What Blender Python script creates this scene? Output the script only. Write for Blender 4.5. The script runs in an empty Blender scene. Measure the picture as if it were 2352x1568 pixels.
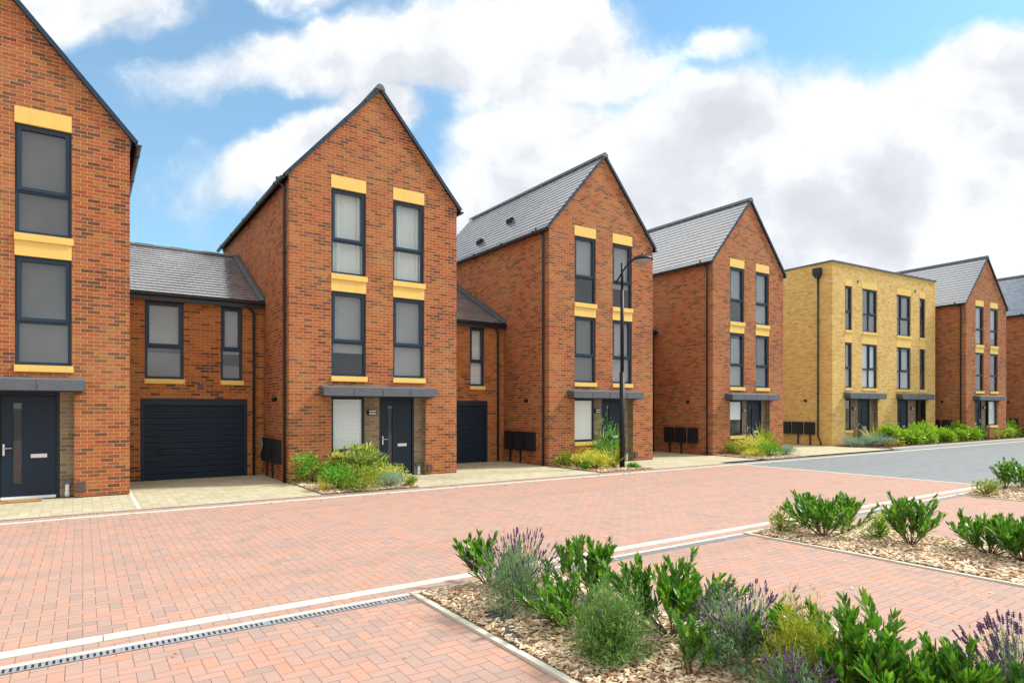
import bpy, math, random
from math import sin, cos, pi, radians as R
from mathutils import Vector, Matrix
from mathutils.geometry import tessellate_polygon
C = bpy.context.scene
COL = C.collection
random.seed(7)
# ------------------------------------------------------------------ camera, sky, sun, exposure
YAW = R(55.706)                        # the street runs along +X, the view is turned this far from it
cam = bpy.data.cameras.new("camera"); co = bpy.data.objects.new("camera", cam); COL.objects.link(co)
co.location = (0, 0, 1.804); co.rotation_euler = (R(90), 0, YAW - R(90))
cam.sensor_width = 36; cam.lens = 36 * 1445.98 / 2352; cam.shift_y = (936.4 - 784) / 2352
cam.clip_start = 0.05; cam.clip_end = 4000
C.camera = co
C.render.resolution_x = 1024; C.render.resolution_y = 682
C.view_settings.view_transform = 'Standard'; C.view_settings.look = 'None'
C.view_settings.gamma = 1; C.view_settings.exposure = 0.55
SUN_DIR = Vector((cos(R(-15)) * cos(R(46)), sin(R(-15)) * cos(R(46)), sin(R(46))))
sl = bpy.data.lights.new("sun", 'SUN'); so = bpy.data.objects.new("sun", sl); COL.objects.link(so)
sl.energy = 3.5; sl.angle = R(7.0); sl.color = (1.0, .955, .87)
so.rotation_euler = SUN_DIR.to_track_quat('Z', 'Y').to_euler(); so.location = (20, -20, 30)

class NT:
    """little node builder"""
    def __init__(s, tree): s.t = tree; s.n = tree.nodes; s.l = tree.links
    def new(s, typ, **kw):
        n = s.n.new(typ)
        for k, v in kw.items(): setattr(n, k, v)
        return n
    def put(s, sock, v):
        if isinstance(v, bpy.types.NodeSocket): s.l.new(v, sock)
        elif v is not None: sock.default_value = v
    def m(s, op, a, b=None, c=None, clamp=False):
        n = s.new('ShaderNodeMath', operation=op, use_clamp=clamp)
        for i, v in enumerate((a, b, c)): s.put(n.inputs[i], v)
        return n.outputs[0]
    def v(s, op, a, b=None, scale=None):
        n = s.new('ShaderNodeVectorMath', operation=op)
        s.put(n.inputs[0], a); s.put(n.inputs[1], b)
        if scale is not None: s.put(n.inputs['Scale'], scale)
        return n.outputs['Value'] if op in ('LENGTH', 'DOT_PRODUCT') else n.outputs[0]
    def xyz(s, x, y, z=0.0):
        n = s.new('ShaderNodeCombineXYZ')
        for i, v in enumerate((x, y, z)): s.put(n.inputs[i], v)
        return n.outputs[0]
    def sep(s, v):
        n = s.new('ShaderNodeSeparateXYZ'); s.put(n.inputs[0], v); return n.outputs
    def noise(s, vec, scale, detail=4, rough=.55, dist=0.0, col=False):
        n = s.new('ShaderNodeTexNoise'); s.put(n.inputs['Vector'], vec)
        n.inputs['Scale'].default_value = scale; n.inputs['Detail'].default_value = detail
        n.inputs['Roughness'].default_value = rough; n.inputs['Distortion'].default_value = dist
        return n.outputs[1 if col else 0]
    def ss(s, x, a, b, lo=0.0, hi=1.0):
        n = s.new('ShaderNodeMapRange', interpolation_type='SMOOTHSTEP'); s.put(n.inputs[0], x)
        for i, v in zip((1, 2, 3, 4), (a, b, lo, hi)): s.put(n.inputs[i], v)
        return n.outputs[0]
    def mix(s, f, a, b, typ='MIX'):
        n = s.new('ShaderNodeMix', data_type='RGBA', blend_type=typ); s.put(n.inputs[0], f)
        for i, v in ((6, a), (7, b)):
            s.put(n.inputs[i], v if isinstance(v, bpy.types.NodeSocket) else (*v, 1))
        return n.outputs[2]
    def ramp(s, f, stops, interp='LINEAR'):
        n = s.new('ShaderNodeValToRGB'); s.put(n.inputs[0], f); r = n.color_ramp; r.interpolation = interp
        while len(r.elements) < len(stops): r.elements.new(.5)
        for e, (p, c) in zip(r.elements, stops): e.position = p; e.color = (*c, 1)
        return n.outputs[0]

# ---- world: Nishita sky with cumulus
w = bpy.data.worlds.new("World"); C.world = w; w.use_nodes = True; w.node_tree.nodes.clear()
N = NT(w.node_tree)
tc = N.new('ShaderNodeTexCoord').outputs['Generated']
sky = N.new('ShaderNodeTexSky', sky_type='NISHITA', sun_disc=False)
sky.sun_elevation = R(46); sky.sun_rotation = R(90 + 15); sky.altitude = 0; sky.air_density = 1.0; sky.dust_density = .6; sky.ozone_density = 2.0
fw = N.v('DOT_PRODUCT', tc, (cos(YAW), sin(YAW), 0)); rt = N.v('DOT_PRODUCT', tc, (sin(YAW), -cos(YAW), 0))
up = N.sep(tc)[2]
zc = N.m('MAXIMUM', fw, .12)
px = N.m('DIVIDE', rt, zc); py = N.m('DIVIDE', up, zc)      # bearing and height of a sky direction, as tangents from the street's own direction
P = N.xyz(px, py, 0)
wob = N.v('SCALE', N.v('SUBTRACT', N.noise(P, 3.2, 5, .6, col=True), (.5, .5, .5)), None, .16)
Pw = N.v('ADD', P, wob)
def blob(u, v, ru, rv, ang=0, wt=1.0):
    mp = N.new('ShaderNodeMapping', vector_type='TEXTURE'); N.put(mp.inputs[0], Pw)
    mp.inputs[1].default_value = (u, v, 0); mp.inputs[2].default_value = (0, 0, R(ang)); mp.inputs[3].default_value = (ru, rv, 1)
    sx = N.sep(mp.outputs[0]); q = N.xyz(sx[0], sx[1], 0)
    return N.m('MULTIPLY', N.m('SUBTRACT', 1.0, N.v('LENGTH', q)), wt)
def K(u, v, ru, rv, ang=0, wt=1.0): return blob((u - 1176) / 1446, (936 - v) / 1446, ru / 1446, rv / 1446, ang, wt)
bl = [K(80, 0, 470, 130, 4, .8), K(740, 140, 430, 100, 8, .75), K(1230, 130, 330, 190, 0, .9), K(1010, 120, 330, 130, 0, .8),
      K(720, 335, 320, 88, 25, .95), K(860, 250, 120, 90, 0, .9), K(1560, 470, 560, 300, 0, 1.3), K(1240, 330, 260, 150, 0, 1.1), K(2050, 420, 620, 350, 0, 1.3),
      K(1650, 300, 300, 150, 0, 1.2), K(2300, 160, 260, 110, 5, 1.0), K(1650, 90, 110, 40, 18, .32), K(460, 470, 200, 50, 14, .12), K(1000, 640, 500, 120, 0, .6), K(1230, 480, 300, 190, 0, 1.1), K(760, -220, 560, 230, 0, 1.0), K(450, -620, 900, 420, 0, 1.3), K(1500, -500, 700, 260, 0, 1.0), K(500, -1600, 1600, 800, 0, 1.3)]  # clouds above the view are added to brighten the roof reflections
d = bl[0]
for b in bl[1:]:
    d = N.m('SMOOTH_MAX', d, b, .12)
fb = N.noise(Pw, 4.2, 9, .58)
dens_f = N.m('ADD', d, N.m('MULTIPLY', N.m('SUBTRACT', fb, .5), 1.15))
gen = N.m('SUBTRACT', N.m('MULTIPLY', N.noise(N.v('MULTIPLY', tc, (1, 1, 2.2)), 2.1, 7, .55), 2.6), .82)
front = N.ss(fw, .25, .45)
dens = N.m('ADD', N.m('MULTIPLY', dens_f, front), N.m('MULTIPLY', gen, N.m('SUBTRACT', 1.0, front)))
cl = N.ss(dens, -.04, .40)
fb2 = N.noise(N.v('ADD', Pw, (-.03, .06, 0)), 4.2, 5, .5)
fb3 = N.noise(P, 1.7, 3, .5)
shade = N.m('ADD', N.m('MULTIPLY', N.m('SUBTRACT', fb, fb2), 2.6), N.m('MULTIPLY', N.m('SUBTRACT', fb3, .5), 1.5))
shade_b = N.m('MULTIPLY', N.m('SUBTRACT', N.noise(N.v('MULTIPLY', tc, (1, 1, 1.8)), 3.4, 5, .55), .5), 2.2)
shade = N.m('ADD', N.m('MULTIPLY', shade, front), N.m('MULTIPLY', shade_b, N.m('SUBTRACT', 1.0, front)))
shade = N.m('ADD', shade, N.m('MULTIPLY', N.ss(dens, .5, 1.3), -.40))
shade = N.m('ADD', shade, N.ss(up, .42, .70, 0.0, .75))  # cloud overhead made brighter for the slates to reflect
ccol = N.ramp(N.m('ADD', shade, .56, clamp=True), [(0, (3.3, 3.45, 3.7)), (.33, (3.8, 3.95, 4.2)), (.58, (4.6, 4.7, 4.8)), (.86, (5.1, 5.12, 5.1)), (1, (7.0, 7.0, 6.9))])
skyc = N.mix(N.ss(up, -.1, .9, .30, .10), N.v('MULTIPLY', sky.outputs[0], (.48, .87, .93)), (4.2, 4.9, 5.3))
fin = N.mix(cl, skyc, ccol)
bg = N.new('ShaderNodeBackground'); N.put(bg.inputs[0], fin); bg.inputs[1].default_value = .15
N.l.new(bg.outputs[0], N.new('ShaderNodeOutputWorld').inputs[0])

# ------------------------------------------------------------------ materials
def material(name):
    m = bpy.data.materials.new(name); m.use_nodes = True; m.node_tree.nodes.clear(); n = NT(m.node_tree)
    b = n.new('ShaderNodeBsdfPrincipled'); o = n.new('ShaderNodeOutputMaterial'); n.l.new(b.outputs[0], o.inputs[0])
    return m, n, b, o
def pos(n): return n.new('ShaderNodeNewGeometry').outputs['Position']
def objc(n): return n.new('ShaderNodeTexCoord').outputs['Object']
def bump(n, b, h, dist, strength=1.0):
    k = n.new('ShaderNodeBump'); n.put(k.inputs['Height'], h); k.inputs['Distance'].default_value = dist; k.inputs['Strength'].default_value = strength
    n.l.new(k.outputs[0], b.inputs['Normal'])
def plain(name, col, rough=.6, var=.12, scale=8, metal=0, spec=.5, bmp=0):
    m, n, b, o = material(name); p = objc(n)
    f = n.noise(p, scale, 4); f2 = n.noise(p, scale * 7, 3)
    k = n.m('ADD', n.m('MULTIPLY', n.m('SUBTRACT', f, .5), var * 2), n.m('ADD', n.m('MULTIPLY', n.m('SUBTRACT', f2, .5), var), 1.0))
    n.put(b.inputs['Base Color'], n.v('SCALE', col, None, k)); n.put(b.inputs['Roughness'], n.m('ADD', n.m('MULTIPLY', f2, .15), rough - .07))
    b.inputs['Metallic'].default_value = metal; b.inputs['Specular IOR Level'].default_value = spec
    if bmp: bump(n, b, f2, bmp)
    return m
def brick(name, stops, mortar, dull=.1, patch=.5, uvrot=False, bw=.2245, rh=.0752, mort=.0055, toned=.16):
    m, n, b, o = material(name)
    uv = n.new('ShaderNodeUVMap').outputs[0]
    wv = n.v('ADD', uv, n.v('SCALE', n.v('SUBTRACT', n.noise(uv, 9, 2, col=True), (.5, .5, .5)), None, .006))
    t = n.new('ShaderNodeTexBrick'); n.put(t.inputs['Vector'], wv)
    t.inputs['Color1'].default_value = (0, 0, 0, 1); t.inputs['Color2'].default_value = (1, 1, 1, 1); t.inputs['Mortar'].default_value = (.5, .5, .5, 1)
    t.inputs['Scale'].default_value = 1; t.inputs['Mortar Size'].default_value = mort; t.inputs['Mortar Smooth'].default_value = .25
    t.inputs['Brick Width'].default_value = bw; t.inputs['Row Height'].default_value = rh
    rnd = n.sep(t.outputs[0])[0]
    big = n.noise(uv, .55, 3, .6); mid = n.noise(uv, 2.3, 2)
    sh = n.m('ADD', rnd, n.m('MULTIPLY', n.m('SUBTRACT', n.m('ADD', n.m('MULTIPLY', big, .6), n.m('MULTIPLY', mid, .4)), .5), patch), clamp=True)
    sh = n.m('ADD', sh, n.m('MULTIPLY', n.m('SUBTRACT', n.new('ShaderNodeObjectInfo').outputs['Random'], .5), .14), clamp=True)
    c = n.ramp(sh, stops, 'LINEAR')
    fine = n.noise(n.v('MULTIPLY', uv, (1, 2.4, 1)), 38, 4, .65)
    c = n.v('SCALE', c, None, n.m('ADD', n.m('MULTIPLY', fine, .8), .6))
    c = n.mix(n.m('MULTIPLY', n.ss(big, .35, .75), toned), c, (.5, .4, .17))
    mc = n.v('SCALE', mortar, None, n.m('ADD', n.m('MULTIPLY', n.noise(uv, 14, 4), .7), .65))
    c = n.mix(t.outputs[1], c, mc)
    salt = n.m('MULTIPLY', n.ss(n.noise(n.v('MULTIPLY', uv, (1.3, .5, 1)), 1.1, 5, .7), .58, .80), .30)
    c = n.mix(salt, c, (.50, .36, .24))
    run = n.m('MULTIPLY', n.ss(n.noise(n.v('MULTIPLY', uv, (5, .35, 1)), 1.0, 4, .6), .60, .80), .35)
    c = n.mix(run, c, n.v('SCALE', c, None, .55))
    n.put(b.inputs['Base Color'], c); b.inputs['Roughness'].default_value = .88; b.inputs['Specular IOR Level'].default_value = .25
    h = n.m('SUBTRACT', n.m('MULTIPLY', fine, .35), t.outputs[1])
    bump(n, b, h, .006, .9)
    return m
REDS = [(0, (0.149, 0.055, 0.035)), (0.1, (0.181, 0.068, 0.041)), (0.17, (0.243, 0.074, 0.037)), (0.3, (0.328, 0.081, 0.032)), (0.5, (0.389, 0.099, 0.039)), (0.66, (0.409, 0.117, 0.05)), (0.8, (0.409, 0.125, 0.039)), (0.92, (0.409, 0.154, 0.051)), (1, (0.259, 0.099, 0.051))]
M = {}
M['brick'] = brick('red_brick', REDS, (.56, .39, .19))
M['brick_plinth'] = M['brick']
M['brick_orange'] = brick('orange_brick', [(0, (0.122, 0.046, 0.032)), (0.12, (0.171, 0.062, 0.041)), (0.2, (0.293, 0.087, 0.032)), (0.5, (0.424, 0.119, 0.037)), (0.8, (0.446, 0.15, 0.045)), (1, (0.314, 0.087, 0.032))], (.55, .33, .11))
M['brick_yellow'] = brick('yellow_brick', [(0, (0.439, 0.295, 0.113)), (0.05, (0.622, 0.395, 0.122)), (0.3, (0.732, 0.463, 0.141)), (0.7, (0.787, 0.513, 0.176)), (1, (0.824, 0.572, 0.25))], (.50, .37, .13), patch=.1, toned=.05)
M['brick_grey'] = brick('grey_brick', [(0, (.17, .125, .09)), (.5, (.25, .185, .135)), (1, (.30, .23, .17))], (.48, .36, .16), patch=.2, toned=.05)
M['yellow'] = plain('yellow_render', (.86, .58, .15), .7, .05, 3)
def yellow_mat():
    m, n, b, o = material('yellow_render_weathered'); p = pos(n)
    st = n.noise(n.v('MULTIPLY', p, (9, 9, .8)), 1.6, 5, .65); f = n.noise(p, 3, 4); g = n.noise(p, 120, 2)
    c = n.v('SCALE', (.86, .585, .155), None, n.m('ADD', n.m('MULTIPLY', f, .16), n.m('ADD', n.m('MULTIPLY', g, .08), .86)))
    c = n.mix(n.m('MULTIPLY', n.ss(st, .50, .78), .30), c, (.50, .34, .12))
    n.put(b.inputs['Base Color'], c); b.inputs['Roughness'].default_value = .75; bump(n, b, g, .0015); return m
M['yellow'] = yellow_mat()
M['frame'] = plain('window_paint', (.022, .045, .075), .42, .06, spec=.3)
M['dark'] = plain('dark_paint', (.012, .022, .036), .45, .1, spec=.3)
M['door'] = plain('door_paint', (.009, .021, .038), .45, .08, spec=.3)
M['black'] = plain('black_metal', (.007, .008, .010), .5, .1, spec=.3)
M['pipe'] = plain('rainwater_goods', (.016, .020, .028), .35, .1)
M['steel'] = plain('satin_steel', (.72, .72, .74), .3, .05, metal=.6)
M['white'] = plain('white_plastic', (.78, .79, .80), .5, .04)
M['blind'] = plain('blind_fabric', (.92, .94, .92), .7, .03)
M['blind_dim'] = plain('blind_dim', (.34, .345, .35), .8, .06)
M['blind_dark'] = plain('blind_dark', (.15, .15, .15), .8, .05)
M['curtain'] = plain('curtain_cloth', (.80, .84, .80), .8, .03)
M['room'] = plain('unlit_room', (.05, .05, .052), .9, .1)  # near-black colour stands in for the shade of unlit interiors
M['lead'] = plain('lead_sheet', (.105, .115, .135), .55, .28, 5, bmp=.004)
M['meterbox'] = plain('meter_box_plastic', (.012, .016, .021), .5, .08)
M['brown'] = plain('brown_plastic', (.10, .055, .055), .5, .1)
M['ridge'] = plain('ridge_tile', (.11, .125, .135), .6, .15)
M['galv'] = plain('galvanised', (.42, .46, .50), .42, .15, 20, metal=.5)
M['slot'] = plain('slot_dark', (.01, .01, .012), .8, .1)
M['concrete'] = plain('pale_concrete', (.60, .57, .47), .85, .1, 60, bmp=.002)
M['mat'] = plain('coir', (.36, .2, .06), .95, .2, 60, bmp=.004)
M['fabric'] = plain('weed_fabric', (.06, .07, .085), .8, .1)
M['garage'] = None
def garage_mat():
    m, n, b, o = material('garage_panel'); p = objc(n)
    g = n.noise(n.v('MULTIPLY', p, (3, 3, 90)), 3, 3)
    n.put(b.inputs['Base Color'], n.v('SCALE', (.008, .019, .036), None, n.m('ADD', n.m('MULTIPLY', g, .5), .75)))
    b.inputs['Roughness'].default_value = .5; b.inputs['Specular IOR Level'].default_value = .25; bump(n, b, g, .0015); return m
M['garage'] = garage_mat()
def glass_mat():
    m, n, b, o = material('window_glass'); n.n.remove(b)
    fr = n.new('ShaderNodeFresnel'); bf = n.new('ShaderNodeNewGeometry').outputs['Backfacing']
    n.put(fr.inputs[0], n.m('ADD', 1.5, n.m('MULTIPLY', bf, 1 / 1.5 - 1.5)))     # the same reflectance on the way in and out of the pane
    gl = n.new('ShaderNodeBsdfGlossy'); gl.inputs['Roughness'].default_value = .015; gl.inputs['Color'].default_value = (.9, .92, .95, 1)
    tr = n.new('ShaderNodeBsdfTransparent'); tr.inputs[0].default_value = (.93, .95, .95, 1)
    k = n.new('ShaderNodeBump'); n.put(k.inputs['Height'], n.noise(objc(n), .9, 1)); k.inputs['Distance'].default_value = .0012
    n.l.new(k.outputs[0], gl.inputs['Normal'])
    mx = n.new('ShaderNodeMixShader'); n.put(mx.inputs[0], n.m('MULTIPLY', fr.outputs[0], 1.15, clamp=True))
    n.l.new(tr.outputs[0], mx.inputs[1]); n.l.new(gl.outputs[0], mx.inputs[2]); n.l.new(mx.outputs[0], o.inputs[0]); return m
M['glass'] = glass_mat()
def slate_mat():
    m, n, b, o = material('roof_slate'); g = n.new('ShaderNodeNewGeometry'); p = objc(n)
    r = g.outputs['Random Per Island']; f = n.noise(p, 30, 3)
    c = n.ramp(r, [(0, (0.121, 0.132, 0.147)), (0.5, (0.147, 0.157, 0.174)), (1, (0.177, 0.188, 0.208))])
    n.put(b.inputs['Base Color'], n.v('SCALE', c, None, n.m('ADD', n.m('MULTIPLY', f, .5), .75)))
    n.put(b.inputs['Roughness'], n.m('ADD', n.m('MULTIPLY', r, .05), .17)); b.inputs['IOR'].default_value = 4.2
    bump(n, b, f, .0003); return m
M['slate'] = slate_mat()
def herring_mat(name, stops, wdt, jcol, jw=.028, rough=.85, jstr=1.0):
    m, n, b, o = material(name); P = pos(n); s = n.sep(P)
    x = n.m('DIVIDE', s[0], wdt); y = n.m('DIVIDE', s[1], wdt)
    i = n.m('FLOOR', x); j = n.m('FLOOR', y)
    k = n.m('FLOORED_MODULO', n.m('SUBTRACT', i, j), 4.0)
    i0 = n.m('SUBTRACT', i, n.m('COMPARE', k, 1.0, .1)); j0 = n.m('SUBTRACT', j, n.m('COMPARE', k, 2.0, .1))
    hor = n.m('LESS_THAN', k, 1.5); sx = n.m('ADD', hor, 1.0); sy = n.m('SUBTRACT', 2.0, hor)
    lx = n.m('SUBTRACT', x, i0); ly = n.m('SUBTRACT', y, j0)
    dd = n.m('MINIMUM', n.m('MINIMUM', lx, n.m('SUBTRACT', sx, lx)), n.m('MINIMUM', ly, n.m('SUBTRACT', sy, ly)))
    dd = n.m('ADD', dd, n.m('MULTIPLY', n.m('SUBTRACT', n.noise(P, 40, 2), .5), .03))
    wn = n.new('ShaderNodeTexWhiteNoise', noise_dimensions='2D'); n.put(wn.inputs[0], n.xyz(i0, j0))
    rnd = wn.outputs[0]
    wn2 = n.sep(wn.outputs[1])
    joint = n.ss(dd, jw * .4, jw * 1.3, 1.0, 0.0)
    big = n.noise(P, .35, 4, .6); md = n.noise(P, 3, 4)
    c = n.ramp(n.m('ADD', rnd, n.m('MULTIPLY', n.m('SUBTRACT', big, .5), .35), clamp=True), stops)
    c = n.v('SCALE', c, None, n.m('ADD', n.m('MULTIPLY', n.noise(P, 90, 3, .7), .30), n.m('ADD', n.m('MULTIPLY', md, .22), .74)))
    stain = n.m('MULTIPLY', n.ss(n.noise(P, .8, 5, .65), .60, .78), .22)
    c = n.mix(stain, c, (.40, .29, .25))
    wear = n.m('MULTIPLY', n.ss(n.noise(n.v('MULTIPLY', P, (.10, 1.1, 1)), 1.0, 5, .6), .48, .70), .20)
    c = n.mix(wear, c, n.v('SCALE', c, None, .62))
    spots = n.m('MULTIPLY', n.ss(n.noise(P, 2.6, 3, .5), .74, .80), .45)
    c = n.mix(spots, c, (.16, .12, .10))
    c = n.mix(n.m('MULTIPLY', joint, n.m('MULTIPLY', n.m('ADD', n.m('MULTIPLY', n.noise(P, 6, 2), 1.4), .1, clamp=True), jstr)), c, jcol)
    n.put(b.inputs['Base Color'], c); b.inputs['Roughness'].default_value = rough; b.inputs['Specular IOR Level'].default_value = .3
    bump(n, b, n.m('ADD', n.m('MULTIPLY', joint, -1.0), n.m('ADD', n.m('MULTIPLY', wn2[1], .25), n.m('MULTIPLY', n.noise(P, 120, 2), .12))), .004, .8)
    return m
M['redpave'] = herring_mat('red_block_paving', [(0, (0.329, 0.238, 0.204)), (0.14, (0.374, 0.259, 0.217)), (0.32, (0.398, 0.26, 0.212)), (0.65, (0.426, 0.265, 0.208)), (0.9, (0.456, 0.263, 0.196)), (1, (0.467, 0.246, 0.173))], .100, (.19, .11, .085))
M['greypave'] = herring_mat('grey_block_paving', [(0, (0.186, 0.201, 0.21)), (0.5, (0.204, 0.219, 0.228)), (1, (0.222, 0.237, 0.246))], .100, (.14, .15, .16), jstr=.5)
def cream_mat():
    m, n, b, o = material('cream_block_paving'); P = pos(n); s = n.sep(P)
    t = n.new('ShaderNodeTexBrick'); n.put(t.inputs[0], n.xyz(s[1], s[0]))
    t.inputs['Color1'].default_value = (0, 0, 0, 1); t.inputs['Color2'].default_value = (1, 1, 1, 1); t.inputs['Scale'].default_value = 1
    t.inputs['Mortar Size'].default_value = .004; t.inputs['Mortar Smooth'].default_value = .3; t.inputs['Brick Width'].default_value = .2; t.inputs['Row Height'].default_value = .15
    c = n.ramp(n.sep(t.outputs[0])[0], [(0, (0.396, 0.363, 0.238)), (0.5, (0.455, 0.416, 0.284)), (1, (0.488, 0.449, 0.323))])
    c = n.v('SCALE', c, None, n.m('ADD', n.m('MULTIPLY', n.noise(P, 60, 3), .25), n.m('ADD', n.m('MULTIPLY', n.noise(P, .7, 5, .6), .35), .7)))
    dots = n.m('MULTIPLY', t.outputs[1], n.ss(n.noise(P, 9, 2), .5, .7))
    c = n.mix(n.m('MULTIPLY', n.m('ADD', n.m('MULTIPLY', t.outputs[1], .25), n.m('MULTIPLY', dots, .6)), 1.0, clamp=True), c, (.25, .2, .1))
    n.put(b.inputs['Base Color'], c); b.inputs['Roughness'].default_value = .88; b.inputs['Specular IOR Level'].default_value = .25
    bump(n, b, n.m('MULTIPLY', t.outputs[1], -1.0), .004, .7); return m
M['cream'] = cream_mat()
def soil_mat(name, a, b_, sc=14):
    m, n, b, o = material(name); P = pos(n); f = n.noise(P, sc, 6, .7)
    n.put(b.inputs['Base Color'], n.ramp(f, [(.3, a), (.7, b_)])); b.inputs['Roughness'].default_value = .95; bump(n, b, f, .03); return m
M['soil'] = soil_mat('bark_soil', (.14, .08, .04), (.48, .34, .19))
M['darkmulch'] = soil_mat('dark_mulch', (.05, .022, .014), (.17, .08, .05), 22)
M['land'] = soil_mat('land_surface', (.10, .10, .07), (.16, .15, .11), 2)
def island_mat(name, stops, rough=.6, transl=0.0, spec=.4, ttint=(1.0, 1.0, .5)):
    m, n, b, o = material(name); g = n.new('ShaderNodeNewGeometry'); p = objc(n)
    r = g.outputs['Random Per Island']
    c = n.ramp(n.m('ADD', n.m('MULTIPLY', r, .8), n.m('MULTIPLY', n.noise(p, 7, 2), .22), clamp=True), stops)
    c = n.v('SCALE', c, None, n.m('ADD', n.m('MULTIPLY', n.noise(p, 60, 2), .4), .8))
    n.put(b.inputs['Base Color'], c); b.inputs['Roughness'].default_value = rough; b.inputs['Specular IOR Level'].default_value = spec
    if transl:
        t = n.new('ShaderNodeBsdfTranslucent'); n.put(t.inputs[0], n.mix(1.0, c, ttint, 'MULTIPLY'))
        mx = n.new('ShaderNodeMixShader'); mx.inputs[0].default_value = transl
        n.l.new(b.outputs[0], mx.inputs[1]); n.l.new(t.outputs[0], mx.inputs[2]); n.l.new(mx.outputs[0], o.inputs[0])
    return m
M['chips'] = island_mat('bark_chips', [(0, (0.105, 0.049, 0.026)), (0.16, (0.336, 0.162, 0.084)), (0.36, (0.566, 0.389, 0.226)), (0.68, (0.775, 0.616, 0.416)), (1, (0.873, 0.832, 0.689))], .85)
M['chips_dark'] = island_mat('dark_chips', [(0, (.05, .02, .012)), (.5, (.15, .06, .035)), (1, (.26, .14, .08))], .9)
M['laurel'] = island_mat('laurel_leaves', [(0, (.025, .09, .012)), (.35, (.06, .18, .02)), (.7, (.12, .29, .035)), (1, (.26, .42, .06))], .34, .34, .5, (1.4, 1.5, .4))
M['laurel_light'] = island_mat('laurel_leaves_light', [(0, (0.112, 0.257, 0.028)), (0.5, (0.247, 0.443, 0.047)), (1, (0.472, 0.606, 0.084))], .4, .35, .4, (1.3, 1.3, .4))
M['lav_leaf'] = island_mat('lavender_leaves', [(0, (0.084, 0.151, 0.083)), (0.5, (0.168, 0.302, 0.15)), (1, (0.336, 0.504, 0.3))], .8, .3)
M['lav_green'] = island_mat('santolina_leaves', [(0, (.06, .12, .02)), (.5, (.14, .29, .06)), (1, (.26, .44, .12))], .8, .3)
M['lav_stem'] = island_mat('lavender_stalks', [(0, (.20, .26, .10)), (1, (.45, .50, .25))], .8, .2)
M['lav_flower'] = island_mat('lavender_flowers', [(0, (0.055, 0.024, 0.072)), (0.5, (0.122, 0.058, 0.156)), (1, (0.265, 0.144, 0.336))], .8, .2, ttint=(1, .8, 1))
M['fine_yellow'] = island_mat('fine_yellow_leaves', [(0, (.10, .16, .01)), (.5, (.34, .38, .03)), (1, (.58, .56, .06))], .7, .3)
M['gold'] = island_mat('golden_leaves', [(0, (0.215, 0.296, 0.021)), (0.35, (0.619, 0.619, 0.053)), (1, (0.81, 0.81, 0.231))], .6, .3)
M['olive'] = island_mat('olive_leaves', [(0, (0.09, 0.151, 0.017)), (0.5, (0.242, 0.363, 0.034)), (1, (0.544, 0.544, 0.066))], .6, .3)
M['green'] = island_mat('bright_green_leaves', [(0, (0.035, 0.145, 0.013)), (0.5, (0.121, 0.386, 0.025)), (1, (0.292, 0.643, 0.049))], .5, .3)
M['photinia'] = island_mat('photinia_leaves', [(0, (0.072, 0.144, 0.033)), (0.4, (0.187, 0.302, 0.054)), (0.72, (0.431, 0.517, 0.11)), (0.9, (0.646, 0.689, 0.175)), (1, (0.603, 0.115, 0.043))], .4, .25)
M['blue'] = island_mat('blue_grey_leaves', [(0, (0.125, 0.213, 0.146)), (0.5, (0.25, 0.388, 0.281)), (1, (0.475, 0.625, 0.472))], .8, .2, ttint=(1, 1, 1))
M['phormium'] = island_mat('phormium_blades', [(0, (0.109, 0.187, 0.024)), (0.45, (0.296, 0.374, 0.042)), (0.8, (0.702, 0.624, 0.059)), (1, (0.624, 0.406, 0.059))], .5, .25)
M['phormium_yellow'] = island_mat('phormium_yellow', [(0, (.3, .34, .03)), (.5, (.66, .58, .06)), (1, (.8, .72, .14))], .5, .25)
M['rusty'] = island_mat('rusty_leaves', [(0, (0.208, 0.091, 0.023)), (0.4, (0.468, 0.221, 0.035)), (1, (0.455, 0.429, 0.082))], .6, .25)
M['wood'] = plain('shrub_stem', (.13, .07, .04), .85, .3, 30)
M['flower_violet'] = plain('violet_petals', (.22, .16, .70), .7, .1)

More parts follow.
